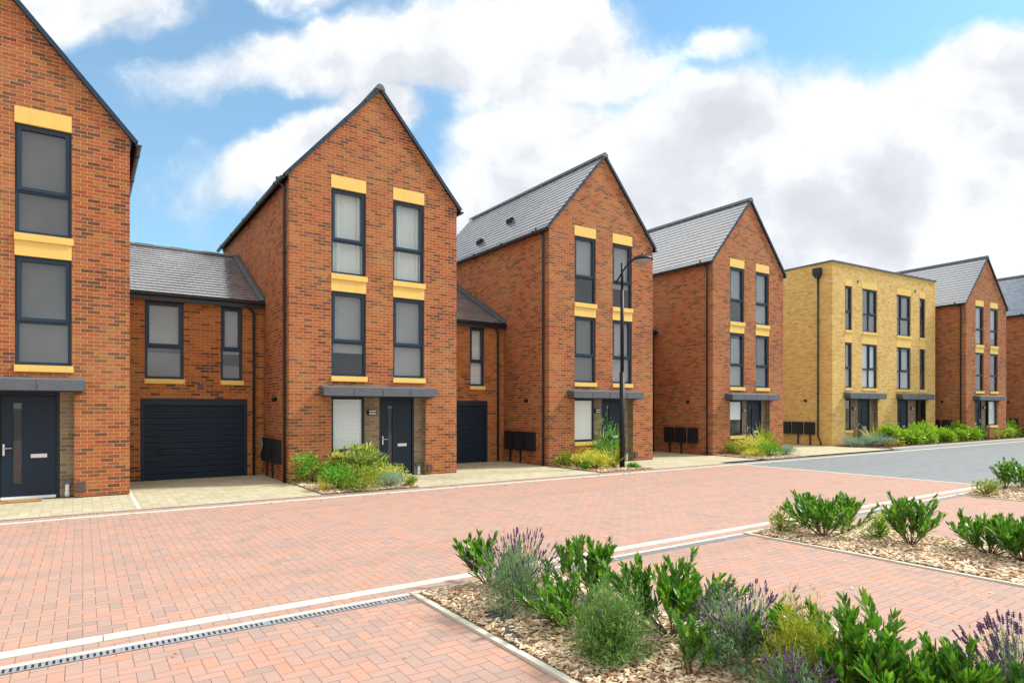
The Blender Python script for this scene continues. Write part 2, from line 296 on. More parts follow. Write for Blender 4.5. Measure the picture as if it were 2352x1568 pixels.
# ------------------------------------------------------------------ mesh helpers
class MB:
    def __init__(s): s.v = []; s.f = []; s.sm = []
    def quad(s, *p, smooth=False):
        i = len(s.v); s.v += [tuple(q) for q in p]; s.f.append(tuple(range(i, i + len(p)))); s.sm.append(smooth)
    def box(s, x0, x1, y0, y1, z0, z1):
        i = len(s.v)
        s.v += [(x0, y0, z0), (x1, y0, z0), (x1, y1, z0), (x0, y1, z0), (x0, y0, z1), (x1, y0, z1), (x1, y1, z1), (x0, y1, z1)]
        for q in ((0, 3, 2, 1), (4, 5, 6, 7), (0, 1, 5, 4), (1, 2, 6, 5), (2, 3, 7, 6), (3, 0, 4, 7)): s.f.append(tuple(i + k for k in q)); s.sm.append(False)
        return s
    def prism(s, pts, axis, a, b):
        """polygon pts (2D) extruded along axis from a to b"""
        def P3(p, t):
            return {'x': (t, p[0], p[1]), 'y': (p[0], t, p[1]), 'z': (p[0], p[1], t)}[axis]
        i = len(s.v); n = len(pts)
        s.v += [P3(p, a) for p in pts] + [P3(p, b) for p in pts]
        s.f.append(tuple(i + k for k in range(n))); s.f.append(tuple(i + n + k for k in reversed(range(n)))); s.sm += [False, False]
        for k in range(n):
            k2 = (k + 1) % n; s.f.append((i + k2, i + k, i + n + k, i + n + k2)); s.sm.append(False)
        return s
    def tube(s, path, rad, n=8, caps=True):
        path = [Vector(p) for p in path]
        if not isinstance(rad, (list, tuple)): rad = [rad] * len(path)
        i0 = len(s.v)
        for k, p in enumerate(path):
            a = path[max(0, k - 1)]; b = path[min(len(path) - 1, k + 1)]; t = (b - a).normalized()
            ref = Vector((0, 0, 1)) if abs(t.z) < .9 else Vector((1, 0, 0))
            u = t.cross(ref).normalized(); w_ = t.cross(u).normalized()
            for j in range(n):
                an = 2 * pi * j / n; s.v.append(tuple(p + (u * cos(an) + w_ * sin(an)) * rad[k]))
        for k in range(len(path) - 1):
            for j in range(n):
                j2 = (j + 1) % n; s.f.append((i0 + k * n + j, i0 + k * n + j2, i0 + (k + 1) * n + j2, i0 + (k + 1) * n + j)); s.sm.append(True)
        if caps:
            s.f.append(tuple(i0 + j for j in reversed(range(n)))); s.f.append(tuple(i0 + (len(path) - 1) * n + j for j in range(n))); s.sm += [False, False]
        return s
    def lathe(s, c, prof, n=20, sx=1, sy=1):
        i0 = len(s.v)
        for r_, z in prof:
            for j in range(n): s.v.append((c[0] + r_ * sx * cos(2 * pi * j / n), c[1] + r_ * sy * sin(2 * pi * j / n), c[2] + z))
        for k in range(len(prof) - 1):
            for j in range(n):
                j2 = (j + 1) % n; s.f.append((i0 + k * n + j, i0 + k * n + j2, i0 + (k + 1) * n + j2, i0 + (k + 1) * n + j)); s.sm.append(True)
        return s
    def region(s, outer, holes, y):
        """flat wall in plane y with holes; outer/holes are lists of (x,z)"""
        loops = [[Vector((a, b, 0)) for a, b in l] for l in [outer] + holes]
        flat = [p for l in loops for p in l]; i = len(s.v)
        s.v += [(p.x, y, p.y) for p in flat]
        for t in tessellate_polygon(loops):
            a, b, c = (flat[k] for k in t)
            if (b - a).cross(c - a).z < 0: t = (t[0], t[2], t[1])
            s.f.append(tuple(i + k for k in t)); s.sm.append(False)
    def mesh(s, name, mat, bevel=0):
        me = bpy.data.meshes.new(name); me.from_pydata(s.v, [], s.f)
        me.polygons.foreach_set('use_smooth', s.sm)
        uv = me.uv_layers.new(name='UVMap'); data = []
        for p in me.polygons:
            nx, ny, nz = (abs(c) for c in p.normal)
            for vi in p.vertices:
                x, y, z = s.v[vi]
                data += ([y, z] if nx >= ny and nx >= nz else ([x, z] if ny >= nz else [x, y]))
        uv.data.foreach_set('uv', data)
        for m in (mat if isinstance(mat, (list, tuple)) else [mat]): me.materials.append(M[m] if isinstance(m, str) else m)
        me.update(); return me
    def build(s, name, mat, parent=None, loc=(0, 0, 0), rz=0):
        return link(name, s.mesh(name, mat), parent, loc, rz)
def link(name, me, parent=None, loc=(0, 0, 0), rz=0):
    o = bpy.data.objects.new(name, me); COL.objects.link(o); o.location = loc; o.rotation_euler = (0, 0, rz)
    if parent: o.parent = parent
    return o
def tag(o, label, cat, group=None):
    o['label'] = label; o['category'] = cat
    if group: o['group'] = group
    return o
def empty(name, loc, rz=0, label=None, cat=None, group=None):
    o = bpy.data.objects.new(name, None); COL.objects.link(o); o.location = loc; o.rotation_euler = (0, 0, rz); o.empty_display_size = .2
    if label: tag(o, label, cat, group)
    return o
def kind(o, k): o['kind'] = k; return o
_cache = {}
def shared(key, name, mat, fn):
    if key not in _cache:
        mb = MB(); fn(mb); _cache[key] = mb.mesh(name, mat)
    return _cache[key]

# ------------------------------------------------------------------ ground
def sheet(name, x0, x1, y0, y1, z, mat):
    mb = MB(); mb.quad((x0, y0, z), (x1, y0, z), (x1, y1, z), (x0, y1, z)); return kind(mb.build(name, mat), 'structure')
sheet('ground', -1500, 1500, -1500, 1500, -.12, 'land')
XG = 17.35                                             # red blocks stop here, grey blocks go on
sheet('red_paving', -40, XG, -14, 12.9, 0, 'redpave')
sheet('grey_road', XG, 140, -14, 13.35, 0, 'greypave')
sheet('forecourt_paving', -40, 29.2, 12.9, 30, 0, 'cream')
def strip(name, rects, mat, z0=.0, z1=.012, joint=1.2):
    """a line of concrete pieces set in the paving"""
    mb = MB()
    for x0, x1, y0, y1 in rects:
        alongx = (x1 - x0) > (y1 - y0); L = (x1 - x0) if alongx else (y1 - y0); n = max(1, round(L / joint)); q = L / n
        for k in range(n):
            dz = random.uniform(-.002, .002)
            if alongx: mb.box(x0 + k * q + .004, x0 + (k + 1) * q - .004, y0, y1, z0 - .02, z1 + dz)
            else: mb.box(x0, x1, y0 + k * q + .004, y0 + (k + 1) * q - .004, z0 - .02, z1 + dz)
    return kind(mb.build(name, mat), 'structure')
strip('kerb', [(-20, 60, 12.40, 12.52)], 'concrete', 0, .018, .9)
strip('paving_band', [(-8, 17.3, 5.80, 5.95)], 'concrete', 0, .006, .9)
strip('paving_border', [(XG - .05, XG + .06, 5.96, 12.39)], 'concrete', 0, .006, .6)
strip('driveway_border', [(.80, .86, 12.99, 17.6), (29.2, 29.3, 13.45, 15.2)], 'concrete', 0, .006, .6)
def slot_drain(name, x0, x1, y0, y1, pitch, label, edge=True):
    t = empty(name, (x0, (y0 + y1) / 2, 0), 0, label, 'drain', 'channel drains set in the paving'); L = x1 - x0; h = (y1 - y0) / 2
    mb = MB(); mb.box(0, L, -h, h, -.02, .0035); mb.build('channel', 'slot', t)
    mb = MB(); r = h * .22
    mb.box(0, L, -h, -h + r, -.01, .008); mb.box(0, L, h - r, h, -.01, .008)
    n = int(L / pitch)
    for k in range(n):
        if k % 26 == 25: mb.box(k * pitch, k * pitch + pitch * .93, -h + r, h - r, -.01, .0078)
        else: mb.box(k * pitch, k * pitch + pitch * .58, -h + r, h - r, -.01, .0078)
    mb.build('grating', 'galv', t)
    if edge: MB().box(0, L, h + .002, h + .065, -.02, .007).build('concrete_edge', 'concrete', t)
    return t
slot_drain('drain_channel', -6, 2.60, 5.455, 5.56, .040, 'slotted galvanised channel drain crossing the red paving left of the foreground bed')
slot_drain('drain_channel', 4.22, 7.80, 5.455, 5.56, .040, 'slotted galvanised channel drain between the foreground bed and the second bed')
slot_drain('drain_channel', 9.86, 14.93, 5.455, 5.56, .040, 'slotted channel drain running up to the farthest planting bed')
slot_drain('drain_channel', -20, 28.8, 12.905, 12.965, .06, 'narrow dark slot drain along the front of the cream driveways', False)

# ---- planting beds
def chips(name, x0, x1, y0, y1, n, mat, lmin=.02, lmax=.055, z=.02, holes=()):
    mb = MB(); rnd = random.Random(hash((round(x0 * 10), n)) & 0xffff)
    for _ in range(n):
        x = rnd.uniform(x0, x1); y = rnd.uniform(y0, y1)
        if any((x - a) ** 2 / rx ** 2 + (y - b) ** 2 / ry ** 2 < 1 for a, b, rx, ry in holes) and rnd.random() < .93: continue
        L = rnd.uniform(lmin, lmax); W = L * rnd.uniform(.25, .5); T = rnd.uniform(.003, .006)
        m = Matrix.Translation((x, y, z + rnd.uniform(.0, .022))) @ Matrix.Rotation(rnd.uniform(0, 2 * pi), 4, 'Z') @ Matrix.Rotation(rnd.gauss(0, .3), 4, 'X') @ Matrix.Rotation(rnd.gauss(0, .22), 4, 'Y')
        k = rnd.uniform(.5, 1)
        c = [(-L / 2, -W / 2 * k, 0), (L / 2, -W / 2, 0), (L / 2 * k, W / 2, 0), (-L / 2, W / 2 * rnd.uniform(.4, 1), 0)]
        i = len(mb.v); mb.v += [tuple(m @ Vector(p)) for p in c] + [tuple(m @ (Vector(p) * .93 + Vector((0, 0, T)))) for p in c]
        for q in ((4, 5, 6, 7), (0, 1, 5, 4), (1, 2, 6, 5), (2, 3, 7, 6), (3, 0, 4, 7)): mb.f.append(tuple(i + a for a in q)); mb.sm.append(False)
    return kind(mb.build(name, mat), 'stuff')
def bed_ground(x0, x1, y0, y1, mat='soil', z=.012, bumpy=.02):
    mb = MB(); n = max(4, int((x1 - x0) / .12)); m = max(4, int((y1 - y0) / .12)); g = {}
    for i in range(n + 1):
        for j in range(m + 1):
            e = 0 if i in (0, n) or j in (0, m) else 1
            g[i, j] = len(mb.v); mb.v.append((x0 + (x1 - x0) * i / n, y0 + (y1 - y0) * j / m, z + e * random.uniform(0, bumpy)))
    for i in range(n):
        for j in range(m): mb.f.append((g[i, j], g[i + 1, j], g[i + 1, j + 1], g[i, j + 1])); mb.sm.append(True)
    return kind(mb.build('planting_bed', mat), 'structure')
def edging(x0, x1, y0, y1, sides='lrt', t=.055, z=.022):
    r = []
    if 'l' in sides: r.append((x0 - t, x0, y0, y1))
    if 'r' in sides: r.append((x1, x1 + t, y0, y1))
    if 't' in sides: r.append((x0 - t, x1 + t, y1 + .001, y1 + t))
    if 'b' in sides: r.append((x0 - t, x1 + t, y0 - t, y0 - .001))
    return strip('bed_edging', r, 'concrete', 0, z, .9)
bed_ground(2.67, 4.13, -.5, 5.53); edging(2.67, 4.13, -.5, 5.53)
bed_ground(7.87, 9.77, .6, 5.53); edging(7.87, 9.77, .6, 5.53)
bed_ground(15.0, 17.9, 1.5, 5.53); edging(15.0, 17.9, 1.5, 5.53)
chips('bark_mulch', 2.69, 4.11, 2.0, 5.51, 11000, 'chips', .026, .072, holes=((2.95, 4.52, .11, .16), (2.80, 4.13, .05, .22)))
chips('bark_mulch', 7.89, 9.75, 1.5, 5.51, 10000, 'chips', .035, .085)
chips('bark_mulch', 15.02, 17.9, 3.6, 5.51, 4500, 'chips', .04, .09)
chips('fallen_leaves', .4, 2.55, 2.5, 5.4, 16, 'chips', .02, .045, .006)
chips('fallen_leaves', 4.4, 7.6, 2.4, 8.6, 26, 'chips', .025, .05, .006)
chips('fallen_leaves', -1, 22, 12.1, 12.85, 150, 'chips_dark', .02, .05, .006)
# patch of bare weed-control sheet showing through the bark
def sheet_patch(x, y, rx, ry, label):
    mb = MB(); n = 14; c = len(mb.v); mb.v.append((0, 0, .012))
    for k in range(n):
        a = 2 * pi * k / n; q = random.uniform(.75, 1.1); mb.v.append((rx * q * cos(a), ry * q * sin(a), random.uniform(-.004, .002)))
    for k in range(n): mb.f.append((c, 1 + k, 1 + (k + 1) % n)); mb.sm.append(True)
    tag(mb.build('weed_sheet', 'fabric', None, (x, y, .032)), label, 'weed sheet')
sheet_patch(2.95, 4.52, .11, .16, 'patch of dark weed sheet showing through the bark left of the lavender')
sheet_patch(2.79, 4.13, .045, .2, 'thin sliver of dark weed sheet along the concrete edging of the foreground bed')
for bx in ((4.12, 6.35, 13.02, 15.33), (11.92, 14.0, 13.05, 15.33), (19.73, 22.3, 13.1, 15.33)):
    bed_ground(*bx); chips('bark_mulch', *bx, 2600, 'chips', .04, .08)
bed_ground(29.32, 60, 13.5, 17.5, 'darkmulch', .012, .06); chips('dark_bark_mulch', 29.4, 52, 13.5, 15.4, 9000, 'chips_dark', .05, .1, .05)
strip('bed_kerb', [(29.3, 70, 13.36, 13.48)], 'concrete', 0, .06, .9)

# ------------------------------------------------------------------ building parts
def window_part(root, x0, x1, z0, z1, y, trans=None, mull=None, inner=None, sash='top', col='frame'):
    """frame (part) with panes and blinds (sub-parts). y = wall face; the frame sits back from it."""
    w_, h_ = x1 - x0, z1 - z0; d0, d1 = .055, .125; t = .052
    key = ('win', round(w_, 3), round(h_, 3), trans and round(trans - z0, 3), mull and round(mull - x0, 3), sash, col)
    tz = (trans - z0) if trans else None; mx = (mull - x0) if mull else None
    panes = []
    zs = [t, h_ - t] if tz is None else [t, tz - t * .5, tz + t * .5, h_ - t]
    xs = [t, w_ - t] if mx is None else [t, mx - t * .5, mx + t * .5, w_ - t]
    for zi in range(0, len(zs), 2):
        for xi in range(0, len(xs), 2):
            up_ = (zi == len(zs) - 2) and tz is not None
            panes.append((xs[xi], xs[xi + 1], zs[zi], zs[zi + 1], up_ and sash == 'top' and (mx is None or xi == 2)))
    def fr(mb):
        mb.box(0, t, d0, d1, 0, h_); mb.box(w_ - t, w_, d0, d1, 0, h_)
        mb.box(t, w_ - t, d0, d1, 0, t); mb.box(t, w_ - t, d0, d1, h_ - t, h_)
        if tz is not None: mb.box(t, w_ - t, d0 + .002, d1, tz - t * .5, tz + t * .5)
        if mx is not None: mb.box(mx - t * .5, mx + t * .5, d0 + .003, d1, t, h_ - t)
        for a, b, c, d_, s_ in panes:
            if s_:                                  # opening light: a second, prouder frame
                q = .062; e = d0 - .018; f = d0 + .03; a -= .012; b += .012; c -= .012; d_ += .012
                mb.box(a, a + q, e, f, c, d_); mb.box(b - q, b, e, f, c, d_); mb.box(a + q, b - q, e, f, c, c + q); mb.box(a + q, b - q, e, f, d_ - q, d_)
            else:
                q = .012; mb.box(a, b, d0 + .012, d0 + .03, c, c + q); mb.box(a, b, d0 + .012, d0 + .03, d_ - q, d_); mb.box(a, a + q, d0 + .012, d0 + .03, c + q, d_ - q); mb.box(b - q, b, d0 + .012, d0 + .03, c + q, d_ - q)
        mb.box(-.0, w_, d0 - .03, d0 - .001, -.012, .012)       # little weather bar at the foot
    f = link('window', shared(key, 'window', col, fr), root, (x0, y, z0))
    for a, b, c, d_, s_ in panes:
        m = .03 if s_ else 0
        link('pane', shared(('pane', round(b - a - 2 * m, 3), round(d_ - c - 2 * m, 3)), 'pane', 'glass', lambda mb: mb.box(0, b - a - 2 * m, 0, .012, 0, d_ - c - 2 * m)), f, (a + m, d0 + .032, c + m))
    # what hangs behind the glass
    dz = d1 + (.03 if trans else -.03)
    for kind_, a, b in (inner or []):
        zz0, zz1 = h_ * a, h_ * b
        if kind_ in ('slats', 'slats_dim'):
            def sl_(mb):
                n = int((zz1 - zz0) / .05)
                for i in range(n):
                    z = zz0 + .05 * i; mb.quad((.03, dz, z), (w_ - .03, dz, z), (w_ - .03, dz + .010, z + .047), (.03, dz + .010, z + .047))
                mb.box(.03, w_ - .03, dz, dz + .03, zz1 - .03, zz1)
            link('venetian_blind', shared((key, kind_, a, b), 'venetian_blind', 'blind' if kind_ == 'slats' else 'blind_dim', sl_), f)
        elif kind_.startswith('roller'):
            link('roller_blind', shared((key, kind_, a, b), 'roller_blind', {'roller': 'blind', 'roller_dim': 'blind_dim', 'roller_dark': 'blind_dark'}[kind_], lambda mb: mb.box(.03, w_ - .03, dz, dz + .004, zz0, zz1)), f)
        elif kind_ == 'curtain':
            def cu(mb):
                n = 60; pts = []
                for i in range(n + 1):
                    x = .02 + (w_ - .04) * i / n; pts.append((x, dz + .05 + .03 * sin(x * 44 + 1.7 * sin(x * 9)) * (.5 + .5 * sin(x * 7 + 1))))
                i0 = len(mb.v)
                for x, yy in pts: mb.v += [(x, yy, zz0), (x, yy, zz1)]
                for i in range(n): mb.f.append((i0 + 2 * i, i0 + 2 * i + 2, i0 + 2 * i + 3, i0 + 2 * i + 1)); mb.sm.append(True)
            link('curtain', shared((key, kind_, a, b), 'curtain', 'curtain', cu), f)
    return f
def sill(root, x0, x1, z0, z1, y, out=.035):
    MB().box(x0 - .005, x1 + .03, y - out, y + .12, z0, z1).build('sill', 'yellow', root)
def wall_pieces(mb, boxes):
    for b in boxes: mb.box(*b)
def door_part(root, x0, x1, y, h=2.1, hinge='r', glow=True):
    """frame with a leaf (glass slot, handle, letter plate) and threshold"""
    w_ = x1 - x0; d = MB(); t = .06
    d.box(x0, x0 + t, y - .03, y + .08, 0, h); d.box(x1 - t, x1, y - .03, y + .08, 0, h); d.box(x0 + t, x1 - t, y - .03, y + .08, h - t, h)
    fr = d.build('door', 'dark', root)
    a, b = x0 + t + .006, x1 - t - .006; L = b - a
    s0, s1 = (a + .22 * L, a + .22 * L + .13) if hinge == 'r' else (b - .22 * L - .13, b - .22 * L)
    lf = MB(); y0 = y + .005; y1 = y + .045
    lf.box(a, s0, y0, y1, .055, h - t - .008); lf.box(s1, b, y0, y1, .055, h - t - .008); lf.box(s0, s1, y0, y1, .055, .28); lf.box(s0, s1, y0, y1, 1.88, h - t - .008)
    g = .014
    lf.box(s0 - g, s0, y0 - .008, y0 - .001, .28 - g, 1.88 + g); lf.box(s1, s1 + g, y0 - .008, y0 - .001, .28 - g, 1.88 + g); lf.box(s0, s1, y0 - .008, y0 - .001, .28 - g, .28); lf.box(s0, s1, y0 - .008, y0 - .001, 1.88, 1.88 + g)
    lo = lf.build('door_leaf', 'door', fr)
    MB().box(s0, s1, y0 + .015, y0 + .023, .28, 1.88).build('glass_slot', 'glass', fr)
    MB().box(s0 - .1, s1 + .1, y1 + .03, y1 + .04, .2, 1.95).build('door_lining', 'room', fr)
    hx = (a + .045) if hinge == 'r' else (b - .045); sg = 1 if hinge == 'r' else -1
    hb = MB(); hb.box(hx - .016, hx + .016, y0 - .012, y0 - .001, .86, 1.08); hb.tube([(hx, y0 - .01, 1.0), (hx, y0 - .055, 1.0), (hx + sg * .13, y0 - .055, 1.0)], .009, 8); hb.build('handle', 'steel', fr)
    lx = (s1 + b) / 2 - .13 if hinge == 'r' else (a + s0) / 2 - .13
    lb = MB(); lb.box(lx, lx + .26, y0 - .012, y0 - .001, .80, .875); lb.box(lx + .02, lx + .24, y0 - .017, y0 - .013, .815, .86); lb.build('letter_plate', 'steel', fr)
    MB().box(a, b, y - .05, y + .045, 0.0, .03).box(a, b, y - .04, y + .045, .031, .05).build('threshold', 'white', fr)
    return fr
def canopy(root, x0, x1, y, z0=2.12, z1=2.335, out=.33):
    def tooth(xe, s):
        return [(xe, z0 + .02), (xe + s * .035, z0 + .035), (xe - s * .01, z0 + .075), (xe + s * .03, z0 + .10), (xe - s * .005, z0 + .14), (xe + s * .03, z0 + .165), (xe, z1 - .005)]
    pts = [(x0 + .06, z0)] + [(x1 - .05, z0)] + tooth(x1 - .02, 1) + list(reversed(tooth(x0 + .02, -1)))
    mb = MB(); n = len(pts); yb = y - .004; i = len(mb.v)
    mb.v += [(p[0], y - out, p[1]) for p in pts] + [(p[0], yb, p[1] + (.05 if p[1] > z0 + .15 else 0)) for p in pts]
    mb.f.append(tuple(i + k for k in range(n))); mb.f.append(tuple(i + n + k for k in reversed(range(n)))); mb.sm += [False] * 2
    for k in range(n):
        k2 = (k + 1) % n; mb.f.append((i + k2, i + k, i + n + k, i + n + k2)); mb.sm.append(False)
    for q in range(1, 4):
        xx = x0 + (x1 - x0) * q / 4; mb.tube([(xx, y - out - .004, z0 + .03), (xx + .015, y - out - .004, z1 - .01)], .006, 6)
    c = mb.build('canopy', 'lead', root)
    MB().box(x0 + .08, x1 - .05, y - out + .012, y - .006, z0 - .022, z0 - .002).build('soffit', 'dark', c)
    return c
def wall_light(root, x, y, z, w_=.24):
    mb = MB(); mb.box(0, w_, -.07, 0, 0, .125); o = mb.build('wall_light', 'black', root, (x, y, z))
    for zz in (.018, .082):
        m2 = MB(); up_ = zz > .05
        p = [(.02, zz + (.026 if up_ else 0)), (w_ * .5, zz + (.012 if up_ else .014)), (w_ - .02, zz + (.026 if up_ else 0)), (w_ - .03, zz + (.0 if up_ else .026)), (.03, zz + (.0 if up_ else .026))]
        m2.prism([(.02, zz), (w_ - .02, zz), (w_ - .03, zz + .026), (.03, zz + .026)], 'y', -.078, -.0705); m2.build('diffuser', 'white', o)
def outlet(root, x, y):
    o = MB().box(x, x + .165, y - .075, y - .002, .25, .335).build('service_outlet', 'lead', root)
    mb = MB(); mb.tube([(x + .1, y - .04, .252), (x + .1, y - .04, 0)], .038, 12); mb.tube([(x + .1, y - .04, .09), (x + .1, y - .04, 0)], .044, 12); mb.build('waste_pipe', 'white', o)
def downpipe(root, x, y, ztop, side=-1, out=.16, r=.034, facing='x', zb=0.0, run=.24):
    """pipe on a wall. facing 'x': wall plane x, pipe in front at x+side*; neck comes out of the gutter."""
    g = x + side * (.055)
    if facing == 'x': path = [(x + side * out, y + run, ztop), (x + side * out, y + run, ztop - .10), (g, y, ztop - .26), (g, y, zb + .02)]
    else: path = [(x, y - out, ztop), (x, y - out, ztop - .08), (x + .17, y - .06, ztop - .22), (x + .17, y - .06, zb + .02)]
    # soften the bends
    P_ = []
    for k, p in enumerate(path):
        if 0 < k < len(path) - 1:
            a = Vector(path[k - 1]); b = Vector(p); c = Vector(path[k + 1])
            P_ += [tuple(b + (a - b).normalized() * .045), tuple(b + (a - b).normalized() * .014 + (c - b).normalized() * .014), tuple(b + (c - b).normalized() * .045)]
        else: P_.append(p)
    mb = MB(); mb.tube(P_, r, 12); o = mb.build('downpipe', 'pipe', root)
    e = P_[-1]
    z = zb + .7
    while z < ztop - .4:
        br = MB(); br.tube([(e[0], e[1], z - .018), (e[0], e[1], z + .018)], r + .009, 12)
        br.box(e[0] - .05, e[0] + .05, e[1] - .004, e[1] + (.05 if facing != 'x' else .004), z - .012, z + .012)
        z += 1.62; br.build('pipe_bracket', 'pipe', o)
    return o
def meter_boxes(root, x, ys, z0, z1, side=-1, cables=(1, 2)):
    for k, (a, b) in enumerate(ys):
        mb = MB(); xx = sorted((x, x + side * .11)); mb.box(xx[0], xx[1], a, b, z0, z1)
        xx = sorted((x + side * .111, x + side * .122)); mb.box(xx[0], xx[1], a - .012, b + .012, z0 - .012, z1 + .012)
        o = mb.build('meter_box', 'meterbox', root)
        if k in cables:
            yy = a + (b - a) * .5; xx = sorted((x, x + side * .04)); MB().box(xx[0], xx[1], yy - .03, yy + .03, 0, z0).build('cable_cover', 'meterbox', o)
def round_vent(root, x, y, z, r=.062):
    mb = MB(); mb.tube([(x, y, z), (x - .09, y, z - .01)], [r * .7, r * .7], 14); mb.tube([(x - .05, y, z - .01), (x - .10, y, z - .015), (x - .12, y, z - .02)], [r, r, r * .6], 14); mb.build('flue_cowl', 'black', root)

def tiles_slope(mb, O, U, V, L, S, n_course, tw=.30, skip=None):
    """real overlapping slates: O eave corner, U along eave (length L), V up slope (length S)"""
    U = U.normalized(); V = V.normalized(); Nn = U.cross(V).normalized()
    if Nn.z < 0: Nn = -Nn
    c = S / n_course; nt = max(1, round(L / tw)); q = L / nt
    for i in range(n_course):
        off = (i % 2) * q * .5
        k = 0; xs = [0.0]
        while xs[-1] < L - 1e-4:
            nx = min(L, xs[-1] + (q - off if (len(xs) == 1 and off) else q)); xs.append(nx)
        for a, b in zip(xs, xs[1:]):
            if b - a < .02: continue
            if skip and skip((a + b) / 2, i): continue
            j = random.uniform(-.0012, .0012); g = .0022
            v0_, v1_ = i * c, min((i + 1) * c + .03, S)
            lo, hi = .024 + j, .006
            A = O + U * (a + g) + V * v0_; B = O + U * (b - g) + V * v0_; D = O + U * (a + g) + V * v1_; E_ = O + U * (b - g) + V * v1_
            s0 = len(mb.v)
            mb.v += [tuple(A + Nn * lo), tuple(B + Nn * lo), tuple(E_ + Nn * hi), tuple(D + Nn * hi), tuple(A + Nn * (lo - .014)), tuple(B + Nn * (lo - .014))]
            for f in ((0, 1, 2, 3), (4, 5, 1, 0), (5, 2, 1), (4, 0, 3)): mb.f.append(tuple(s0 + t for t in f)); mb.sm.append(False)

W, HE, HA, DEP = 4.55, 7.40, 10.0, 8.5
def gable_roof(root, w_, he, ha, dep, vents=()):
    """roof in the house's own frame: ridge along y"""
    pitch = math.atan2(ha - he, w_ / 2); S = (w_ / 2) / cos(pitch); ov = .13; fo = .045
    tz = .055                                            # roof build-up above brick
    ro = MB()
    zt = ha + tz / cos(pitch)
    for sgn in (-1, 1):
        xe = w_ / 2 + sgn * (w_ / 2 + ov); ze = zt - (w_ / 2 + ov) * math.tan(pitch)
        th = .05
        ro.prism([(w_ / 2, zt), (xe, ze), (xe, ze - th), (w_ / 2, zt - th)], 'y', -fo + .02, dep + fo)
    rf = ro.build('roof', 'dark', root)
    for sgn, nm in ((-1, 1), (1, 2)):
        xe = w_ / 2 + sgn * (w_ / 2 + ov); ze = zt - (w_ / 2 + ov) * math.tan(pitch)
        O = Vector((xe, -fo, ze)); V = Vector((-sgn * cos(pitch), 0, sin(pitch)))
        mb = MB(); tiles_slope(mb, O, Vector((0, 1, 0)), V, dep + 2 * fo, S + ov / cos(pitch) - .02, 17)
        t = mb.build('slate_tiles', 'slate', rf)
        # verge trim at the gable: dark strip
        vb = MB(); n_ = Vector((sgn * sin(pitch), 0, cos(pitch)))
        a = O + n_ * .03; b = O + V * (S + ov / cos(pitch)) + n_ * .03; dn = -n_ * .085
        def box4(a, b, dn, y0, y1, out):
            s0 = len(out.v)
            for p in (a, b, b + dn, a + dn): out.v.append((p.x, y0, p.z)); out.v.append((p.x, y1, p.z))
            for f in ((0, 2, 4, 6), (1, 7, 5, 3), (0, 1, 3, 2), (2, 3, 5, 4), (4, 5, 7, 6), (6, 7, 1, 0)): out.f.append(tuple(s0 + t for t in f)); out.sm.append(False)
        box4(a, b, dn, -fo - .022, -fo - .002, vb)
        for k in range(9):                               # unit joints of the dry verge
            p = a + (b - a) * ((k + .5) / 9); box4(p, p + V * .03, -n_ * .09, -fo - .028, -fo - .0225, vb)
        vb.build('verge', 'frame', rf)
        fb = MB(); fx = sgn * .0
        xw = 0 if sgn < 0 else w_
        fb.box(min(xw, xw + sgn * .03), max(xw, xw + sgn * .03), -.002, dep, he - .12, he - .005)
        # half-round gutter along the side
        gx = xw + sgn * .16; gz = ze - .035; pr = []
        for k in range(7): an = pi + pi * k / 6; pr.append((gx + .06 * cos(an), gz + .06 * sin(an)))
        for k in range(7): an = 2 * pi - pi * k / 6; pr.append((gx + .05 * cos(an), gz + .05 * sin(an) + .004))
        i0 = len(fb.v); n = len(pr)
        fb.v += [(p[0], -.03, p[1]) for p in pr] + [(p[0], dep + .03, p[1]) for p in pr]
        for k in range(n): k2 = (k + 1) % n; fb.f.append((i0 + k, i0 + k2, i0 + n + k2, i0 + n + k)); fb.sm.append(False)
        fb.prism(pr[:7], 'y', -.036, -.03)
        for k in range(5): fb.tube([(gx, .6 + k * 1.8, gz - .005), (gx, .66 + k * 1.8, gz - .005)], .066, 10)
        fb.box(min(xw, xw + sgn * .1), max(xw, xw + sgn * .1), -.0, dep, he - .005, he + .012)
        fb.build('gutter', 'pipe', rf)
    rb = MB()                                            # ridge tiles
    ln = .45; y = -fo - .03
    while y < dep + fo:
        y1 = min(y + ln, dep + fo + .03); e = .012 if int(round(y / ln)) % 2 else .0
        pr = [(-.13, -.095), (-.105, -.015), (-.045, .045), (.045, .045), (.105, -.015), (.13, -.095)]
        s0 = len(rb.v)
        rb.v += [(w_ / 2 + p[0] * (1 + e), y, zt + .025 + p[1]) for p in pr] + [(w_ / 2 + p[0], y1 - .006, zt + .025 + p[1]) for p in pr]
        for k in range(5): rb.f.append((s0 + k, s0 + k + 1, s0 + 7 + k, s0 + 6 + k)); rb.sm.append(False)
        if y < 0: rb.f.append(tuple(s0 + k for k in range(6))); rb.sm.append(False)
        y = y1
    rb.build('ridge_tiles', 'ridge', rf)
    for (vx, vy) in vents:                               # little vents among the slates of the left slope
        z = zt - abs(w_ / 2 - vx) * math.tan(pitch)
        vb = MB(); vb.prism([(vx - .09, z - .11), (vx + .07, z + .10), (vx - .05, z + .14), (vx - .13, z + .05)], 'y', vy, vy + .26); vb.build('roof_vent', 'black', rf)
    return rf
def side_shell(root, w_, dep, he, mat, open_top=True):
    mb = MB()
    mb.quad((0, dep, 0), (0, 0, 0), (0, 0, he), (0, dep, he)); mb.quad((w_, 0, 0), (w_, dep, 0), (w_, dep, he), (w_, 0, he))
    return mb
